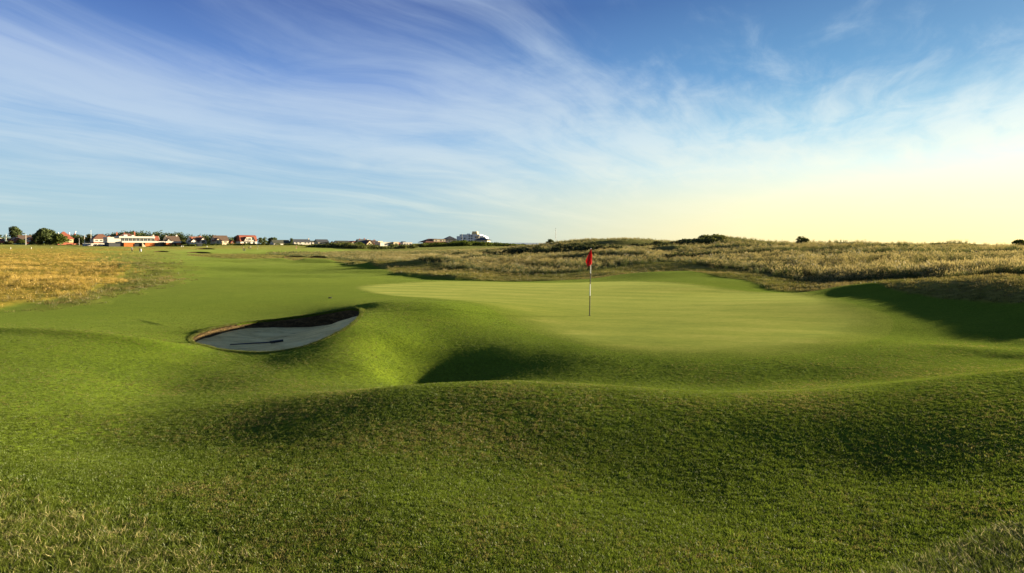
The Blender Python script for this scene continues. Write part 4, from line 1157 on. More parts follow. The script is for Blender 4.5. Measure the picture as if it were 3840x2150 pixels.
an = MB().tube((0, 0, hm * .93), (0, 0, hm), .05, n=6); an.tube((-.9, 0, hm * .95), (.9, 0, hm * .95), .05, n=6); an.build('aerial', METAL, r_)
# red and white stacks far behind the trees
M_RW = paint('stack_white', (.62, .60, .58)); M_RR = paint('stack_red', (.5, .10, .06))
for i, (p, top, lb, ln) in enumerate(((218.5, 872, 'faint pale stack just left of the red-roofed house ridge', 0), (259, 871, 'pale banded stack, middle one of the three beyond the trees', .02), (277, 867, 'red and white banded stack, tallest and rightmost beyond the trees', .30))):
    d = 1500; x = xw(p, d); z0 = -1; hh = EYE - d * (top - HY) / FPX - z0
    r_ = empty('stack', (x, d, z0)); tag(r_, lb, 'stack', 'red and white stacks beyond the trees')
    nb_ = 7; rad0 = 1.6
    for k in range(nb_):
        a0 = hh * (k / nb_); a1 = hh * ((k + 1) / nb_)
        sh = lambda z_: (ln * max(0, z_ - hh * .6))
        MB().tube((sh(a0), 0, a0), (sh(a1), 0, a1), rad0 * (1 - .3 * k / nb_), rad0 * (1 - .3 * (k + 1) / nb_), 10).build('band', M_RW if k % 2 == 0 else M_RR, r_)

# ------------------------------------------------------------------ trees
T = make_tree
T('broadleaf_tree', 'tall dark round-headed tree standing above the left-hand red gable', 57, 540, 13.2, 13.5, L_DARK, 1, nleaf=1300, py=906)
T('broadleaf_tree', 'largest left-hand bushy tree, tall left crown of the dark clump', 158, 455, 12.6, 15.5, L_DARK, 2, nleaf=1500, low=.05, py=919)
T('broadleaf_tree', 'broad bushy tree forming the middle of the dark clump', 188, 458, 12.2, 12.5, L_DARK, 3, nleaf=1300, low=.05, py=919)
T('broadleaf_tree', 'lower bushy tree at the right end of the dark clump by the red roof', 226, 450, 8.6, 12.5, L_MID, 4, nleaf=1200, low=.04, py=919)
T('broadleaf_tree', 'round green tree right of the flagpole with the pennant', 333, 490, 9.2, 6.2, L_OLIVE, 5, nleaf=700, low=.1, py=917)
T('broadleaf_tree', 'dark low tree in the gap left of the pennant flagpole', 303, 480, 6.5, 7.0, L_DARK, 6, nleaf=600, low=.05, py=916)
T('broadleaf_tree', 'dark tree behind the red chimney, left of the clubhouse', 421, 490, 7.5, 5.0, L_DARK, 7, nleaf=600, low=.05, py=919)
T('broadleaf_tree', 'olive tree between the pavilion and the twin-gabled house', 687, 460, 5.6, 5.2, L_OLIVE, 8, nleaf=600, low=.05, py=923)
T('conifer_tree', 'dark upright tree left of the twin-gabled house', 703, 490, 9.0, 4.6, L_DARK, 9, nleaf=700, low=.05, py=921, topw=.45)
T('conifer_tree', 'dark upright tree between the twin-gabled and the plain brown-roofed house', 797, 495, 8.0, 6.0, L_DARK, 10, nleaf=700, low=.05, py=917, topw=.5)
T('broadleaf_tree', 'dark spreading tree left of the red mansard house', 889, 480, 7.2, 7.0, L_DARK, 11, nleaf=800, low=.05, py=917)
T('broadleaf_tree', 'dark tree close to the right side of the red mansard house', 974, 490, 6.0, 6.2, L_DARK, 12, nleaf=600, low=.05, py=917)
T('broadleaf_tree', 'mid-green tree second to the right of the red mansard house', 992, 500, 6.6, 5.2, L_MID, 13, nleaf=600, low=.05, py=917)
T('broadleaf_tree', 'broad dark tree left of the low brown-roofed bungalow', 1022, 510, 5.8, 11.0, L_DARK, 14, nleaf=900, low=.05, py=917)
T('broadleaf_tree', 'dark wind-bent tree between the brown and the slate bungalow', 1093, 470, 5.4, 3.6, L_DARK, 15, nleaf=500, low=.05, py=917, twigs=3)
T('garden_shrub', 'grey-green shrub before the trees right of the red mansard house', 990, 455, 2.6, 4.2, L_OLIVE, 16, cat='bush', nleaf=300, low=.02, py=920)
T('garden_shrub', 'dark green clipped bush before the left-hand red gables', 80, 445, 3.2, 7.0, L_MID, 17, cat='bush', nleaf=500, low=.02, py=914)
T('garden_shrub', 'olive bush before the leftmost pole', 35, 440, 2.6, 8.0, L_OLIVE, 18, cat='bush', nleaf=500, low=.02, py=918)
T('garden_shrub', 'dark hedge bush below the red gable with the garage door', 122, 440, 2.6, 6.0, L_DARK, 19, cat='bush', nleaf=400, low=.02, py=919)
T('garden_shrub', 'dark bush hiding the left side of the cream chalet', 1352, 420, 5.2, 8.0, L_MID, 20, cat='bush', nleaf=700, low=.02, py=936)
T('garden_shrub', 'dark tree-like bush before the small red-roofed cottage', 1338, 415, 4.4, 5.0, L_DARK, 21, cat='bush', nleaf=500, low=.02, py=933)
T('dune_bush', 'large rounded dark bush with bare twigs standing on the dune ridge at right', 3012, 118, 2.8, 3.5, L_SCRUB, 22, cat='bush', nleaf=1500, low=.02, py=941, size=.10, twigs=14)
T('dune_bush', 'small dark bush on the grass between the big dune hump and the large bush', 2884, 118, 1.6, 1.3, L_SCRUB, 23, cat='bush', nleaf=400, low=.02, py=936, size=.06)
T('dune_bush', 'low ragged bush at the left foot of the dunes below the mast', 2062, 190, 1.5, 3.2, L_SCRUB, 24, cat='bush', nleaf=400, low=.02, size=.12)
T('broadleaf_tree', 'solitary dark round tree on the horizon at the far right edge', 3822, 300, 4.6, 8.5, L_MID, 25, nleaf=1100, low=.03, py=933, size=.28)

rng = np.random.default_rng(70)
def line_spots(pts, n, wr, hr, dr):
    o = []
    for i in range(n):
        t = rng.random() * (len(pts) - 1); k = int(t); f_ = t - k
        a = pts[k]; c = pts[k + 1]
        o.append((a[0] + (c[0] - a[0]) * f_, a[1] + (c[1] - a[1]) * f_ + rng.uniform(-dr, dr), rng.uniform(*wr), (a[2] + (c[2] - a[2]) * f_) * rng.uniform(*hr)))
    return o
scrub('woodland', 'continuous dark belt of trees on the skyline behind the clubhouse and houses', 'woodland', line_spots([(-60,600,10.5),(240,620,11),(300,620,10.5),(420,620,11),(480,620,14.5),(560,620,14),(640,620,13),(760,620,10.5),(900,620,7)], 170, (9, 15), (.85, 1.08), 25), L_DARK, 81, 190, .55)
scrub('scrub', 'dark scrub slope below the right-hand bungalows, left of the white houses', 'scrub', line_spots([(1160,400,1.4),(1230,390,3.2),(1290,385,3.6),(1340,380,2.6),(1440,380,2.2),(1600,400,2.6)], 70, (5, 9), (.7, 1.15), 20), L_SCRUB, 82, 150, .38)
scrub('scrub', 'green bushy hill in front of the long dormer house and the stepped white block', 'scrub', line_spots([(1590,420,2.6),(1680,425,2.6),(1740,430,3.2),(1800,430,2.4),(1900,420,1.6),(1960,410,1.0)], 80, (6, 11), (.65, 1.1), 18), L_MID, 83, 170, .40)
scrub('scrub', 'dark gorse covering the left flank of the tallest dune hump', 'scrub', line_spots([(2560,160,.7),(2620,160,1.2),(2680,163,1.3),(2700,168,.8)], 26, (2.5, 4.5), (.7, 1.1), 6), L_SCRUB, 84, 190, .16)
scrub('hedge', 'low dark hedges and garden edges at the foot of the houses', 'hedge', line_spots([(-50,470,2.4),(120,465,2.0),(330,470,1.2),(700,455,1.5),(800,462,1.2),(900,462,1.0),(1000,462,1.5),(1100,462,1.0),(1250,455,1.3)], 70, (4, 8), (.7, 1.2), 6), L_MID, 85, 60, .4)
scrub('scrub', 'bands of dark grey-green low scrub across the dune slopes behind the green', 'scrub', [(p_ + rng.normal(0, a_ * .45) * FPX / d_, d_ + rng.normal(0, b_ * .4), rng.uniform(1.6, 3.6), rng.uniform(.5, .95)) for (p_, d_, a_, b_) in DARKP for _ in range(6)], L_GORSE, 87, 130, .13)
scrub('scrub', 'dark low scrub on the skyline right of the large dune bush', 'scrub', line_spots([(3090,190,.6),(3180,195,.7),(3240,200,.5)], 16, (2.5, 4), (.7, 1.1), 4), L_SCRUB, 86, 100, .16)

# low blue hills far beyond the gap
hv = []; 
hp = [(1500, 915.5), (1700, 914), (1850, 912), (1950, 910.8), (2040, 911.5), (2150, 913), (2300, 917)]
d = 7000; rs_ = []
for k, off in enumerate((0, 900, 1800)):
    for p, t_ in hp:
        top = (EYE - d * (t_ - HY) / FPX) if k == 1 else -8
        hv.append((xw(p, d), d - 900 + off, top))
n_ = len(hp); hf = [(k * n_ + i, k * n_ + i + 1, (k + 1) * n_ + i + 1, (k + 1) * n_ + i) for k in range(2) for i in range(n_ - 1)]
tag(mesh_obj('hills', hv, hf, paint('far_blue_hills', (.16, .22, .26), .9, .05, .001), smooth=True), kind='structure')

# ------------------------------------------------------------------ flagstick, flag and hole
fl = empty('flagstick', (HOLE[0], HOLE[1], HZ)); tag(fl, 'black and white striped flagstick with a drooping red flag standing in the hole', 'flagstick')
lean = Vector((.045 / 2.3, 0, 1))
pp = lambda z: Vector((lean.x * z, 0, z))
z_of = lambda y: (1278 - y) / 4.508 / FPX * 19.6
M_PW = paint('flagstick_white', (.70, .68, .60), .4, .04, 6.0); M_PB = paint('flagstick_black', (.014, .014, .013), .4, .1, 6.0)
cuts = [-4.0, z_of(940), z_of(745), z_of(558), z_of(428), z_of(290), z_of(150)]
cuts[0] = -.09
for k, m_ in enumerate((M_PB, M_PW, M_PB, M_PW, M_PB, M_PW)):
    MB().tube(pp(cuts[k]), pp(cuts[k + 1]), .0165 - .0006 * k, .0165 - .0006 * (k + 1), 14).build('pole_section', m_, fl, smooth=False)
MB().tube(pp(cuts[-1]), pp(cuts[-1] + .03), .018, .008, 10).build('cap', M_PW, fl)
# drooping cloth: narrow at the head, swelling into folds, lowest corner left of the pole
kx_ = lambda L: [(y_, (x_ - 518) * .00204) for y_, x_ in L]
LE = kx_([(150,512),(180,499),(230,484),(290,463),(330,446),(372,430),(405,441),(446,459)])
RE = kx_([(150,523),(180,526),(230,529),(290,534),(330,537),(372,539),(400,534),(422,512),(446,472)])
nu, nv = 26, 34
FV = []
for j in range(nv):
    yy = 150 + (446 - 150) * j / (nv - 1)
    l_ = np.interp(yy, [a for a, _ in LE], [a for _, a in LE]); r__ = np.interp(yy, [a for a, _ in RE], [a for _, a in RE])
    for i in range(nu):
        t = i / (nu - 1)
        zz_ = z_of(yy); w_ = j / (nv - 1)
        fold = .038 * math.sin(t * 10.5 + .6 + 1.6 * w_) * (.25 + .75 * w_) + .014 * math.sin(t * 23 + 4 * w_)
        FV.append((l_ + (r__ - l_) * t + .012 * math.sin(9 * w_ + 5 * t) * w_ + lean.x * zz_, -.025 + fold - .03 * w_, zz_ + .02 * math.sin(7 * t + 2) * w_))
FF = [(j * nu + i, j * nu + i + 1, (j + 1) * nu + i + 1, (j + 1) * nu + i) for j in range(nv - 1) for i in range(nu - 1)]
m, N = new_mat('red_flag_cloth')
pos = N.n.new('ShaderNodeTexCoord').outputs['Object']
wv_ = N.noise(N.vmul(pos, (60, 60, 60)), 6, 2, .5); cr_ = N.noise(pos, 9, 4, .6)
dd = N.n.new('ShaderNodeBsdfDiffuse'); tr = N.n.new('ShaderNodeBsdfTranslucent')
rc = N.mix(N.map(cr_, .35, .65), (.46, .030, .030), (.58, .060, .052))
N.put(dd.inputs[0], rc); N.put(tr.inputs[0], (.62, .05, .04))
bp = N.n.new('ShaderNodeBump'); bp.inputs['Distance'].default_value = .012; N.put(bp.inputs['Height'], cr_); N.l.new(bp.outputs[0], dd.inputs['Normal'])
mx = N.n.new('ShaderNodeMixShader'); mx.inputs[0].default_value = .4
N.l.new(dd.outputs[0], mx.inputs[1]); N.l.new(tr.outputs[0], mx.inputs[2])
oo = N.n.new('ShaderNodeOutputMaterial'); N.l.new(mx.outputs[0], oo.inputs[0])
flag = mesh_obj('flag', FV, FF, m, fl, smooth=True)
sd_ = flag.modifiers.new('thickness', 'SOLIDIFY'); sd_.thickness = .004
cup = MB()
cup.tube((0, 0, -.003), (0, 0, -.16), .0545, .0545, 28, caps=False)
cup.poly([(.0545 * math.cos(a), .0545 * math.sin(a), -.16) for a in np.linspace(0, 2 * math.pi, 28, endpoint=False)], [tuple(range(28))])
co = cup.build('hole_cup', paint('cup_liner', (.03, .028, .022), .7)); co.location = (HOLE[0], HOLE[1], HZ)
tag(co, 'dark round hole cup sunk in the green at the foot of the flagstick', 'golf hole')

# ------------------------------------------------------------------ rake lying in the bunker
ax = (xw(1034, 13.75), 13.75); bx_ = (xw(864, 14.7), 14.7)
za, zb_ = sand_z(*ax) + .05, sand_z(*bx_) + .035
rk = empty('bunker_rake', (ax[0], ax[1], za)); tag(rk, 'black long-handled rake lying on the sand of the bunker', 'rake')
v = Vector((bx_[0] - ax[0], bx_[1] - ax[1], zb_ - za))
M_RK = paint('rake_black', (.012, .012, .012), .5, .1, 5.0)
MB().tube((0, 0, .02), v, .020, .015, 10).build('handle', M_RK, rk)
side = Vector((-v.y, v.x, 0)).normalized()
hd = MB()
hd.tube(-side * .17 + Vector((.02, 0, .03)), side * .17 + Vector((.02, 0, .04)), .030, n=10); hd.build('head', M_RK, rk)
tn = MB()
for i in range(11):
    p0 = side * (-.16 + .032 * i) + Vector((.02, 0, .04)); tn.tube(p0, p0 + Vector((.03, .0, -.05)), .007, .005, 6)
tn.build('teeth', M_RK, rk)
sk = MB().tube(v * .02 + Vector((0, 0, .02)), v * .10 + Vector((0, 0, .02)), .030, .024, 10); sk.build('socket', M_RK, rk)
# small dark flush cover in the turf beyond the bunker
x, y = xw(1238, 25.0), 25.0
vc = MB().tube((0, 0, -.05), (0, 0, .03), .075, n=20).build('sprinkler_cover', paint('cover_black', (.012, .014, .012), .7)); vc.location = (x, y, H1(x, y) + .005)
tag(vc, 'small round black cover set in the mown turf beyond the bunker', 'cover')

# ------------------------------------------------------------------ golfers far down the fairway
SKIN = paint('skin', (.42, .25, .17), .6, .05, 6.0)
def cloth(name, c): return paint('cloth_' + name, c, .85, .08, 3.0)
def person(label, px, d, rz, shirt, legs, lower, hat, stride=.18, arm=0.25, scale=1.0, bend=0.0):
    """one skinned figure: trunk, tapering limbs, neck, head; dyed by region"""
    x = xw(px, d); root = empty('person', (x, d, H1(x, d)), rz); tag(root, label, 'person', 'golfers on the far fairway')
    b_ = bend
    J = {'pel': (0, 0, .96, .125), 'wai': (0, -.02 - .05 * b_, 1.10, .120), 'che': (0, -.03 - .14 * b_, 1.30, .145), 'nec': (0, -.03 - .22 * b_, 1.48, .062), 'hd0': (0, -.05 - .25 * b_, 1.58, .085), 'hd1': (0, -.055 - .28 * b_, 1.66, .098), 'hd2': (0, -.05 - .29 * b_, 1.74, .07)}
    E = [('pel', 'wai'), ('wai', 'che'), ('che', 'nec'), ('nec', 'hd0'), ('hd0', 'hd1'), ('hd1', 'hd2')]
    for s, nm in ((-1, 'l'), (1, 'r')):
        st = stride * s
        J[nm + 'hip'] = (.10 * s, 0, .90, .095); J[nm + 'kne'] = (.11 * s, -st * .55 - .02, .50, .062); J[nm + 'ank'] = (.11 * s, -st + .02, .09, .042); J[nm + 'toe'] = (.12 * s, -st - .15, .045, .036)
        J[nm + 'sho'] = (.19 * s, -.03 - .16 * b_, 1.41, .062); J[nm + 'elb'] = (.25 * s, .02 + st * .6 - .1 * b_, 1.13, .045); J[nm + 'wri'] = (.24 * s, -.08 + st - arm * .6, .91 + arm * .3, .032); J[nm + 'han'] = (.235 * s, -.12 + st - arm * .75, .83 + arm * .32, .040)
        E += [('pel', nm + 'hip'), (nm + 'hip', nm + 'kne'), (nm + 'kne', nm + 'ank'), (nm + 'ank', nm + 'toe'), ('che', nm + 'sho'), (nm + 'sho', nm + 'elb'), (nm + 'elb', nm + 'wri'), (nm + 'wri', nm + 'han')]
    ks = list(J); me = bpy.data.meshes.new('skeleton')
    me.from_pydata([J[k][:3] for k in ks], [(ks.index(a), ks.index(c)) for a, c in E], [])
    o = bpy.data.objects.new('skeleton', me); COL.objects.link(o)
    o.modifiers.new('skin', 'SKIN'); sub = o.modifiers.new('sub', 'SUBSURF'); sub.levels = 1; sub.render_levels = 1
    for k, sv in zip(ks, me.skin_vertices[0].data):
        sv.radius = (J[k][3], J[k][3] * (.8 if k in ('che', 'wai', 'pel') else 1.0))
        sv.use_root = (k == 'pel')
    dg = bpy.context.evaluated_depsgraph_get()
    m2 = bpy.data.meshes.new_from_object(o.evaluated_get(dg))
    bpy.data.objects.remove(o)
    body = bpy.data.objects.new('body', m2); COL.objects.link(body); body.parent = root
    shoe = cloth('shoe', (.45, .43, .40))
    m2.materials.clear()
    for mm in (SKIN, shirt, legs, lower, shoe): m2.materials.append(mm)
    for p_ in m2.polygons:
        c = p_.center
        if c.z > 1.50: i = 0
        elif c.z > .97 and not (abs(c.x) > .20 and c.z < 1.20): i = 1
        elif abs(c.x) > .19 and c.z > .75: i = 0
        elif c.z > .52: i = 2
        elif c.z > .10: i = 3
        else: i = 4
        p_.material_index = i; p_.use_smooth = True
    hy = J['hd1'][1]
    ht = MB()
    for k in range(5):
        a0 = k / 5 * 1.35; a1 = (k + 1) / 5 * 1.35
        ht.tube((0, hy, 1.69 + .10 * math.sin(a0)), (0, hy, 1.69 + .10 * math.sin(a1)), .118 * math.cos(a0) + .002, .118 * math.cos(a1) + .002, 14)
    ht.box(-.07, .07, hy - .21, hy - .09, 1.685, 1.70)
    ht.build('cap', hat, body, smooth=False)
    root.scale = (scale,) * 3
    return root
def bag_trolley(label, px, d, rz, colr, towel=None):
    x = xw(px, d); r_ = empty('golf_trolley', (x, d, H1(x, d)), rz); tag(r_, label, 'golf trolley', 'golf trolleys on the far fairway')
    MB().tube((0, -.05, .28), (0, .30, 1.12), .15, .17, 14).build('bag', colr, r_)
    MB().tube((0, .28, 1.08), (0, .34, 1.22), .16, .13, 12).build('bag_hood', colr, r_)
    for s in (-1, 1):
        w_ = MB().tube((.30 * s, .05, .16), (.36 * s, .05, .16), .16, n=14).build('wheel', RUB, r_)
    MB().tube((-.3, .05, .16), (.3, .05, .16), .015, n=6).tube((0, .05, .2), (0, .55, 1.0), .018, n=6).tube((-.12, .55, 1.0), (.12, .55, 1.0), .02, n=6).build('frame', METAL, r_)
    cl_ = MB()
    for k in range(6): cl_.tube((-.08 + .03 * k, .30, 1.1), (-.1 + .04 * k, .38 + .01 * k, 1.32), .012, n=5)
    cl_.build('clubs', METAL, r_)
    if towel: MB().box(.16, .2, .05, .3, .35, .95).build('towel', towel, r_)
    return r_
Cw = cloth('white', (.62, .60, .56)); Cd = cloth('dark', (.03, .03, .035)); Ck = cloth('khaki', (.30, .25, .17)); Cn = cloth('navy', (.02, .025, .06)); Cp = cloth('coral', (.60, .22, .18))
person('golfer in white top and dark shorts walking on the far fairway, leftmost of the group', 495, 207, R(8), Cw, Cd, SKIN, Cw, .22, .1)
person('golfer in dark clothes with a pale bag walking beside the leftmost golfer', 524, 208, R(-12), Cd, Cn, Cn, Cd, .16, .3)
bag_trolley('pale golf bag on a trolley beside the golfer in dark clothes', 529, 207.6, R(40), Cw, Cw)
person('golfer in dark clothes and white cap with a black bag on the far fairway', 912, 258, R(20), Cd, Cd, Cd, Cw, .2, .2)
bag_trolley('black golf bag on a trolley right of the white-capped golfer', 917, 257, R(-20), Cd)
bag_trolley('dark golf trolley pulled on the left side of the farther golfer', 934, 306, R(60), Cd)
person('golfer in white top pulling a trolley, farther off below the red mansard house', 940, 305, R(-60), Cw, Cd, Cd, Cw, .25, .4)
person('lone golfer in coral clothing far off below the slate bungalow', 1111, 330, R(10), Cp, Cp, SKIN, Cw, .12, .1)

def post(name, label, cat, px, py0, py1, d, r0, mat, group=None):
    x = xw(px, d); z = H1(x, d); h = (py1 - py0) * d / FPX
    o = MB().tube((0, 0, -.3), (0, 0, h), r0, r0, 8).tube((0, 0, h), (0, 0, h + r0), r0, r0 * .4, 8).build(name, mat); o.location = (x, d, z)
    return tag(o, label, cat, group)
post('marker_post', 'short white marker post in the golden rough nearest the left edge', 'post', 40, 930, 936, 250, .12, WHITE2, 'white marker posts')
post('marker_post', 'short white marker post in the golden rough, second from the left edge', 'post', 117, 928, 934, 260, .12, WHITE2, 'white marker posts')
post('marker_post', 'small dark-topped stake in the rough below the big bushy trees', 'post', 194, 921, 926, 330, .14, CREAM, 'white marker posts')
post('marker_post', 'low white block, left of a pair near the right end of the pavilion', 'post', 680, 921, 925.5, 400, .22, WHITE2, 'white marker posts')
post('marker_post', 'low white block, right of a pair near the right end of the pavilion', 'post', 686, 921, 925.5, 400, .22, WHITE2, 'white marker posts')
post('marker_post', 'low white block before the shed and the twin-gabled house', 'post', 776, 924, 927, 390, .25, WHITE2, 'white marker posts')
d = 300; x = xw(967, d)
r_ = empty('practice_flag', (x, d, H1(x, d))); tag(r_, 'thin distant flagstick with a pale flag on the far green', 'flagstick')
MB().tube((0, 0, -.2), (0, 0, 2.2), .035, n=8).build('pole_section', WHITE2, r_)
MB().prism([(0, 2.15), (-.5, 2.0), (-.45, 1.55), (0, 1.65)], -.02, .02).build('flag', cloth('pale_yellow', (.6, .5, .2)), r_)

# ------------------------------------------------------------------ far pot bunkers: dark turf faces on low rises
def pot(px, d, w, h, rz=0.0):
    x = xw(px, d); z = H1(x, d)
    n = 20; V_ = []; 
    for k, (s, hz) in enumerate(((.92, -.5), (1.0, h), (1.12, h * 1.04), (1.5, -.4))):
        for i in range(n + 1):
            a = math.pi * i / n
            e = math.sin(a) ** .7
            V_.append((-math.cos(a) * w / 2 * s, math.sin(a) * w * .22 * s + (.0 if k < 2 else 0), hz * (e if hz > 0 else 1) - (.1 if hz > 0 else 0)))
    F_ = [(k * (n + 1) + i, k * (n + 1) + i + 1, (k + 1) * (n + 1) + i + 1, (k + 1) * (n + 1) + i) for k in range(3) for i in range(n)]
    o = mesh_obj('pot_bunker', V_, F_, None, None, False, [M_FACE, M_GROUND], [0] * n + [1] * (2 * n))
    o.location = (x, d, z); o.rotation_euler = (0, 0, rz + math.atan2(-x, d))
    tag(o, kind='structure')
for a in ((745, 190, 7, .55), (1022, 215, 4.5, .6), (1105, 150, 5.5, .5), (1192, 140, 4.0, .6), (605, 215, 5, .5), (770, 290, 8, .8), (1560, 130, 8, .6)): pot(*a)

# ------------------------------------------------------------------ grass: tufts instanced over the land
def blade_tuft(n, h0, h1, spread, width, lean, rng, heads=0.0):
    V_ = []; F_ = []; hh = []
    for i in range(n):
        a = rng.random() * 6.283; r_ = spread * math.sqrt(rng.random())
        x, y = r_ * math.cos(a), r_ * math.sin(a)
        h = rng.uniform(h0, h1); la = rng.random() * 6.283; l_ = lean * h * rng.uniform(.2, 1.0)
        fa = rng.random() * 3.14; wx, wy = width / 2 * math.cos(fa), width / 2 * math.sin(fa)
        lx, ly = l_ * math.cos(la), l_ * math.sin(la)
        o = len(V_)
        V_ += [(x - wx, y - wy, -.15 * h), (x + wx, y + wy, -.15 * h), (x + lx * .35 - wx * .85, y + ly * .35 - wy * .85, h * .55), (x + lx * .35 + wx * .85, y + ly * .35 + wy * .85, h * .55), (x + lx, y + ly, h)]
        F_ += [(o, o + 1, o + 3, o + 2), (o + 2, o + 3, o + 4)]; hh += [0, 0, .55, .55, 1]
        if rng.random() < heads:
            w2 = width * 1.5; o = len(V_); q = (x + lx, y + ly, h)
            V_ += [(q[0] - w2, q[1], q[2] - .10 * h), (q[0] + w2, q[1], q[2] - .08 * h), (q[0] + lx * .2, q[1] + ly * .2, q[2] + .10 * h)]
            F_ += [(o, o + 1, o + 2)]; hh += [1.2, 1.2, 1.2]
    return V_, F_, hh
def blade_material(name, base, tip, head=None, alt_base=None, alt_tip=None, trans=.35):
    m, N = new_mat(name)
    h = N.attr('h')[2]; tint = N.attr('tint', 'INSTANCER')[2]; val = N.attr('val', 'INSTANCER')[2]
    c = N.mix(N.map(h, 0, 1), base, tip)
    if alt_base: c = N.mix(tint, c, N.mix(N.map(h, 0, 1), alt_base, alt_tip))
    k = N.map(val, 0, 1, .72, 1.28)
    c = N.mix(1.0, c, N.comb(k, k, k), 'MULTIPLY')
    if head: c = N.mix(N.math('GREATER_THAN', h, 1.1), c, head)
    d = N.n.new('ShaderNodeBsdfDiffuse'); N.put(d.inputs[0], c)
    t_ = N.n.new('ShaderNodeBsdfTranslucent'); N.put(t_.inputs[0], c)
    mx = N.n.new('ShaderNodeMixShader'); mx.inputs[0].default_value = trans
    g = N.n.new('ShaderNodeBsdfGlossy'); g.inputs['Roughness'].default_value = .45; N.put(g.inputs[0], (1, 1, 1))
    mx2 = N.n.new('ShaderNodeMixShader'); mx2.inputs[0].default_value = .012
    o = N.n.new('ShaderNodeOutputMaterial')
    N.l.new(d.outputs[0], mx.inputs[1]); N.l.new(t_.outputs[0], mx.inputs[2])
    N.l.new(mx.outputs[0], mx2.inputs[1]); N.l.new(g.outputs[0], mx2.inputs[2]); N.l.new(mx2.outputs[0], o.inputs[0])
    return m
def scatter(name, label, cat, pts, scl, tint, val, tufts, mat, seed, tilt=.12):
    """pts (n,3); tufts is a list of (verts, faces, heights)"""
    rng = np.random.default_rng(seed); n = len(pts)
    src = bpy.data.collections.new(name + '_tufts')
    for i, (tv, tf, th) in enumerate(tufts):
        me = bpy.data.meshes.new(name + '_tuft'); me.from_pydata(tv, [], tf); me.materials.append(mat)
        a = me.attributes.new('h', 'FLOAT', 'POINT'); a.data.foreach_set('value', np.array(th, dtype=np.float32))
        src.objects.link(bpy.data.objects.new(name + '_tuft', me))
    me = bpy.data.meshes.new(name)
    me.vertices.add(n); me.vertices.foreach_set('co', np.ascontiguousarray(pts, dtype=np.float32).ravel())
    def fa(nm, arr, ty='FLOAT', key='value'):
        a = me.attributes.new(nm, ty, 'POINT'); a.data.foreach_set(key, np.ascontiguousarray(arr).ravel())
    fa('scl', scl.astype(np.float32)); fa('tint', tint.astype(np.float32)); fa('val', val.astype(np.float32))
    fa('pick', rng.integers(0, len(tufts), n).astype(np.int32), 'INT')
    rot = np.stack([rng.normal(0, tilt, n), rng.normal(0, tilt, n), rng.random(n) * 6.283], 1).astype(np.float32)
    fa('rot', rot, 'FLOAT_VECTOR', 'vector')
    me.update()
    o = bpy.data.objects.new(name, me); COL.objects.link(o)
    g = bpy.data.node_groups.new(name + '_nodes', 'GeometryNodeTree')
    g.interface.new_socket('Geometry', in_out='INPUT', socket_type='NodeSocketGeometry'); g.interface.new_socket('Geometry', in_out='OUTPUT', socket_type='NodeSocketGeometry')
    gi = g.nodes.new('NodeGroupInput'); go = g.nodes.new('NodeGroupOutput'); ip = g.nodes.new('GeometryNodeInstanceOnPoints'); ci = g.nodes.new('GeometryNodeCollectionInfo')
    ci.inputs['Collection'].default_value = src; ci.inputs['Separate Children'].default_value = True; ci.inputs['Reset Children'].default_value = True
    def na(nm, ty):
        q = g.nodes.new('GeometryNodeInputNamedAttribute'); q.data_type = ty; q.inputs[0].default_value = nm
        return [s for s in q.outputs if s.enabled and s.name == 'Attribute'][0]
    g.links.new(gi.outputs[0], ip.inputs['Points']); g.links.new(ci.outputs[0], ip.inputs['Instance'])
    ip.inputs['Pick Instance'].default_value = True
    g.links.new(na('pick', 'INT'), ip.inputs['Instance Index']); g.links.new(na('rot', 'FLOAT_VECTOR'), ip.inputs['Rotation']); g.links.new(na('scl', 'FLOAT'), ip.inputs['Scale'])
    g.links.new(ip.outputs[0], go.inputs[0])
    md = o.modifiers.new('tufts', 'NODES'); md.node_group = g
    return tag(o, label, cat, kind='stuff')
def fan(n, r0, r1, a0, a1, rng):
    a = rng.uniform(R(a0), R(a1), n); r_ = np.sqrt(rng.uniform(r0 * r0, r1 * r1, n))
    return r_ * np.sin(a), r_ * np.cos(a), r_
rng = np.random.default_rng(5)
# --- close-mown turf under the camera, thinning out with distance
def turf_points():
    P_ = []
    for r0, r1, dens in ((1.6, 3.0, 3200), (3.0, 4.5, 2600), (4.5, 6.5, 1900), (6.5, 9, 1300), (9, 13, 760), (13, 18, 420), (18, 30, 200)):
        area = R(100) / 2 * (r1 * r1 - r0 * r0); n = int(area * dens)
        x, y, r_ = fan(n, r0, r1, -50, 50, rng)
        k = rng.random(n) < 1 - smooth01((r_ - 8) / 20)
        P_.append(np.stack([x, y, 1.0 - .33 * smooth01((r_ - 5.5) / 5)], 1)[k])
    return np.vstack(P_)
tp = turf_points()
okb = poly_sd(tp[:, 0], tp[:, 1], BOUT) < -.02
okg = poly_sd(tp[:, 0], tp[:, 1], gout) < (rng.random(len(tp)) - .62) * 2.4
tp = tp[okb & okg]
tz = H(tp[:, 0], tp[:, 1])
patch = fbm(tp[:, 0] / 1.2, tp[:, 1] / 1.2, 101) + .5 * fbm(tp[:, 0] * 2.2, tp[:, 1] * 2.2, 111)
tufts = [blade_tuft(16, .007, .018, .030, .0034, 1.1, random.Random(i)) for i in range(5)]
M_BL = blade_material('turf_blades', (.047, .074, .006), (.124, .160, .014), None, (.11, .095, .020), (.27, .215, .065), trans=.42)
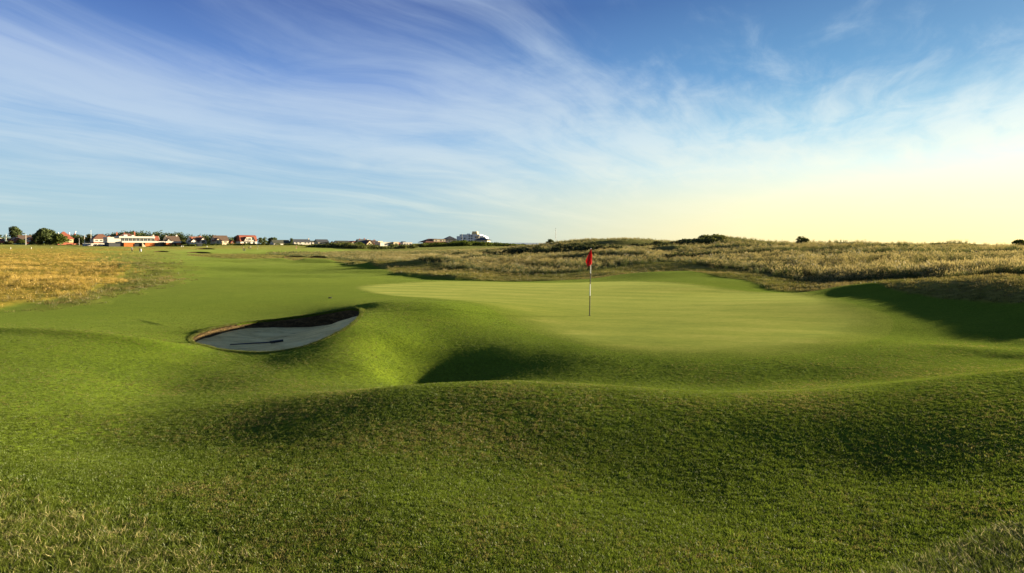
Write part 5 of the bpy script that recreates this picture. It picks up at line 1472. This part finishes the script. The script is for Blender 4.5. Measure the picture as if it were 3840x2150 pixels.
scatter('mown_grass', 'close-mown green turf covering the near slopes', 'grass', np.column_stack([tp[:, :2], tz]), tp[:, 2] * rng.uniform(.7, 1.25, len(tp)) * (1 - .6 * smooth01((poly_sd(tp[:, 0], tp[:, 1], gout) + .1) / .4)), np.clip((rng.random(len(tp)) - .78 + patch * .8) * 4, 0, 1), np.clip(rng.random(len(tp)) * .7 + .15 + .55 * fbm(tp[:, 0] / .7, tp[:, 1] / .7, 201) + .4 * fbm(tp[:, 0] * 4, tp[:, 1] * 4, 211), 0, 1), tufts, M_BL, 3, .2)
# --- longer rough blades in the two near corners
def in_corner(x, y):
    px = CX + FPX * x / y
    zz_ = H(x, y); py = HY + FPX * (EYE - zz_) / y
    return px, py, zz_
x, y, r_ = fan(150000, 1.5, 7.0, -52, 8, rng)
px, py, zz_ = in_corner(x, y)
edge = np.interp(px, [-400, 0, 300, 700, 1000, 1400], [1690, 1770, 1850, 1990, 2090, 2230]) + 90 * fbm(x * 1.6, y * 1.6, 121)
keep_ = rng.random(len(x)) < np.clip((py - edge) / 230, 0, 1) * (.2 + 1.1 * (fbm(x * 2.3, y * 2.3, 131) + .5)) * .65
rp = np.column_stack([x, y, zz_])[keep_]
rt = [blade_tuft(10, .018, .058, .035, .0036, 1.7, random.Random(20 + i)) for i in range(6)]
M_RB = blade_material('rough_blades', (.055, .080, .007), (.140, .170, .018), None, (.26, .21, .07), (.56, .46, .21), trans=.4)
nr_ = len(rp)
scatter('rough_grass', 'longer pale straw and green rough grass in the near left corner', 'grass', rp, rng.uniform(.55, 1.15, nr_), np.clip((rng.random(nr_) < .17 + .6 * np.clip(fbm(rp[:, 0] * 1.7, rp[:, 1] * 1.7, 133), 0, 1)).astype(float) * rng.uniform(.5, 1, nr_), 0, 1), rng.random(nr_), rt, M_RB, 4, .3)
x, y, r_ = fan(75000, 1.5, 6.2, 28, 54, rng)
px, py, zz_ = in_corner(x, y)
edge = np.interp(px, [2900, 3250, 3500, 3840, 4200], [2270, 2160, 2070, 1945, 1820])
keep_ = rng.random(len(x)) < np.clip((py - edge) / 50, 0, .55)
rp = np.column_stack([x, y, zz_])[keep_]; nr_ = len(rp)
M_RB2 = blade_material('rough_blades_green', (.045, .070, .008), (.125, .150, .020), None, (.20, .17, .06), (.48, .41, .20), trans=.4)
scatter('rough_grass', 'longer tufted rough grass along the bank in the near right corner', 'grass', rp, rng.uniform(.55, 1.05, nr_), (rng.random(nr_) < .13).astype(float), rng.random(nr_), rt, M_RB2, 6, .3)
# --- tall dune grass
def zone_points(bands, a0, a1, pick):
    P_ = []
    for r0, r1, dens, sc in bands:
        n = int(R(a1 - a0) / 2 * (r1 * r1 - r0 * r0) * dens)
        x, y, r_ = fan(n, r0, r1, a0, a1, rng)
        w_ = pick(x, y); k = rng.random(n) < w_
        P_.append(np.column_stack([x[k], y[k], np.full(k.sum(), sc)]))
    return np.vstack(P_)
dp = zone_points(((20, 45, 22, .9), (45, 75, 11, .95), (75, 120, 5.0, .95), (120, 200, 2.6, .9), (200, 300, .7, 1.1)), -27, 50, lambda x, y: zones(x, y)[2] * (1 - .93 * dark_patch(x, y)) * np.clip(.55 + 1.6 * fbm(x / 6, y / 6, 141), .12, 1))
dzz = H(dp[:, 0], dp[:, 1])
dt = [blade_tuft(26, .28, .62, .20, .013, .45, random.Random(40 + i), .5) for i in range(6)]
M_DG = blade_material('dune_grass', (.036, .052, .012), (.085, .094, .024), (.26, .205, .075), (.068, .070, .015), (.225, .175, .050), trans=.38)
du, dl = uv_of(dp[:, 0], dp[:, 1]); dsd = poly_sd(du, dl, TALL)
dn = .32 * dune_relief(dp[:, 0], dp[:, 1]) + .45 * fbm(dp[:, 0] / 8, dp[:, 1] / 8, 151) + .3 * fbm(dp[:, 0] / 2, dp[:, 1] / 2, 161) - .10
scatter('dune_grass', 'tall seeding dune grass, straw gold on crests, green in hollows, shade painted on ridge fronts', 'grass', np.column_stack([dp[:, :2], dzz]), dp[:, 2] * rng.uniform(.55, 1.2, len(dp)) * np.clip(1 + 1.6 * fbm(dp[:, 0] / 2.5, dp[:, 1] / 2.5, 221), .55, 1.4) * (1 - .5 * ridge_face(dp[:, 0], dp[:, 1])), np.clip(-.22 + 4.6 * np.clip(dsd, 0, .16) + dn * 1.9 - .9 * ridge_face(dp[:, 0], dp[:, 1]) + rng.normal(0, .2, len(dp)), 0, 1), rng.random(len(dp)), dt, M_DG, 7, .12)
# --- semi-rough between the dune grass and the green
sp = zone_points(((15, 30, 30, .8), (30, 50, 14, 1.1), (50, 100, 3.0, 1.6), (100, 200, .5, 2.0)), -50, 50, lambda x, y: np.clip(zones(x, y)[1] - zones(x, y)[2], 0, 1) * .9)
sz2 = H(sp[:, 0], sp[:, 1])
stt = [blade_tuft(22, .05, .13, .16, .010, .9, random.Random(60 + i)) for i in range(5)]
M_SG = blade_material('semi_rough', (.050, .060, .009), (.110, .108, .020), None, (.10, .085, .020), (.30, .22, .075), trans=.35)
sn_ = fbm(sp[:, 0] / 4, sp[:, 1] / 4, 171)
scatter('semi_rough_grass', 'short brownish semi-rough along the banks behind the green', 'grass', np.column_stack([sp[:, :2], sz2]), sp[:, 2] * rng.uniform(.6, 1.2, len(sp)), np.clip(.35 + sn_ * 2 + rng.normal(0, .2, len(sp)), 0, 1), rng.random(len(sp)), stt, M_SG, 8, .15)
# --- golden rough on the left
gp = zone_points(((12, 30, 26, .8), (30, 55, 12, .9), (55, 100, 5, 1.0), (100, 220, 1.1, 1.3), (220, 330, .2, 1.6)), -50, -12, lambda x, y: zones(x, y)[0] * np.clip(.55 + 2.2 * fbm(x / 4, y / 2.5, 143), .06, .95))
gzz = H(gp[:, 0], gp[:, 1])
gt = [blade_tuft(24, .10, .24, .18, .011, .8, random.Random(80 + i), .25) for i in range(6)]
M_GG = blade_material('golden_rough', (.075, .062, .008), (.22, .155, .022), (.46, .30, .08), (.17, .115, .016), (.52, .36, .080), trans=.35)
gn_ = fbm(gp[:, 0] / 5, gp[:, 1] / 3, 181) + .4 * fbm(gp[:, 0], gp[:, 1], 191)
scatter('golden_rough_grass', 'dry golden rough grass rolling across the left side of the course', 'grass', np.column_stack([gp[:, :2], gzz]), gp[:, 2] * rng.uniform(.6, 1.2, len(gp)), np.clip(.5 + gn_ * 2.4 + rng.normal(0, .2, len(gp)), 0, 1), rng.random(len(gp)), gt, M_GG, 9, .15)
# --- turf fringe hanging over the bunker rim
NF = 6000
fi = rng.integers(0, nb, NF); ff = rng.random(NF)
fp = BOUT[fi] * (1 - ff[:, None]) + BOUT[(fi + 1) % nb] * ff[:, None] - dirs[fi] * rng.uniform(-.02, .08, NF)[:, None]
fz = H(fp[:, 0], fp[:, 1])
scatter('rim_grass', 'fringe of turf along the rim of the bunker', 'grass', np.column_stack([fp, fz]), rng.uniform(.8, 1.0 + .9 * ((fi > 110) & (fi < 200)), NF), np.clip(rng.random(NF) * 1.6 - .8, 0, 1), rng.random(NF), tufts, M_BL, 10, .35)
print('tufts', len(tp), len(dp), len(sp), len(gp))
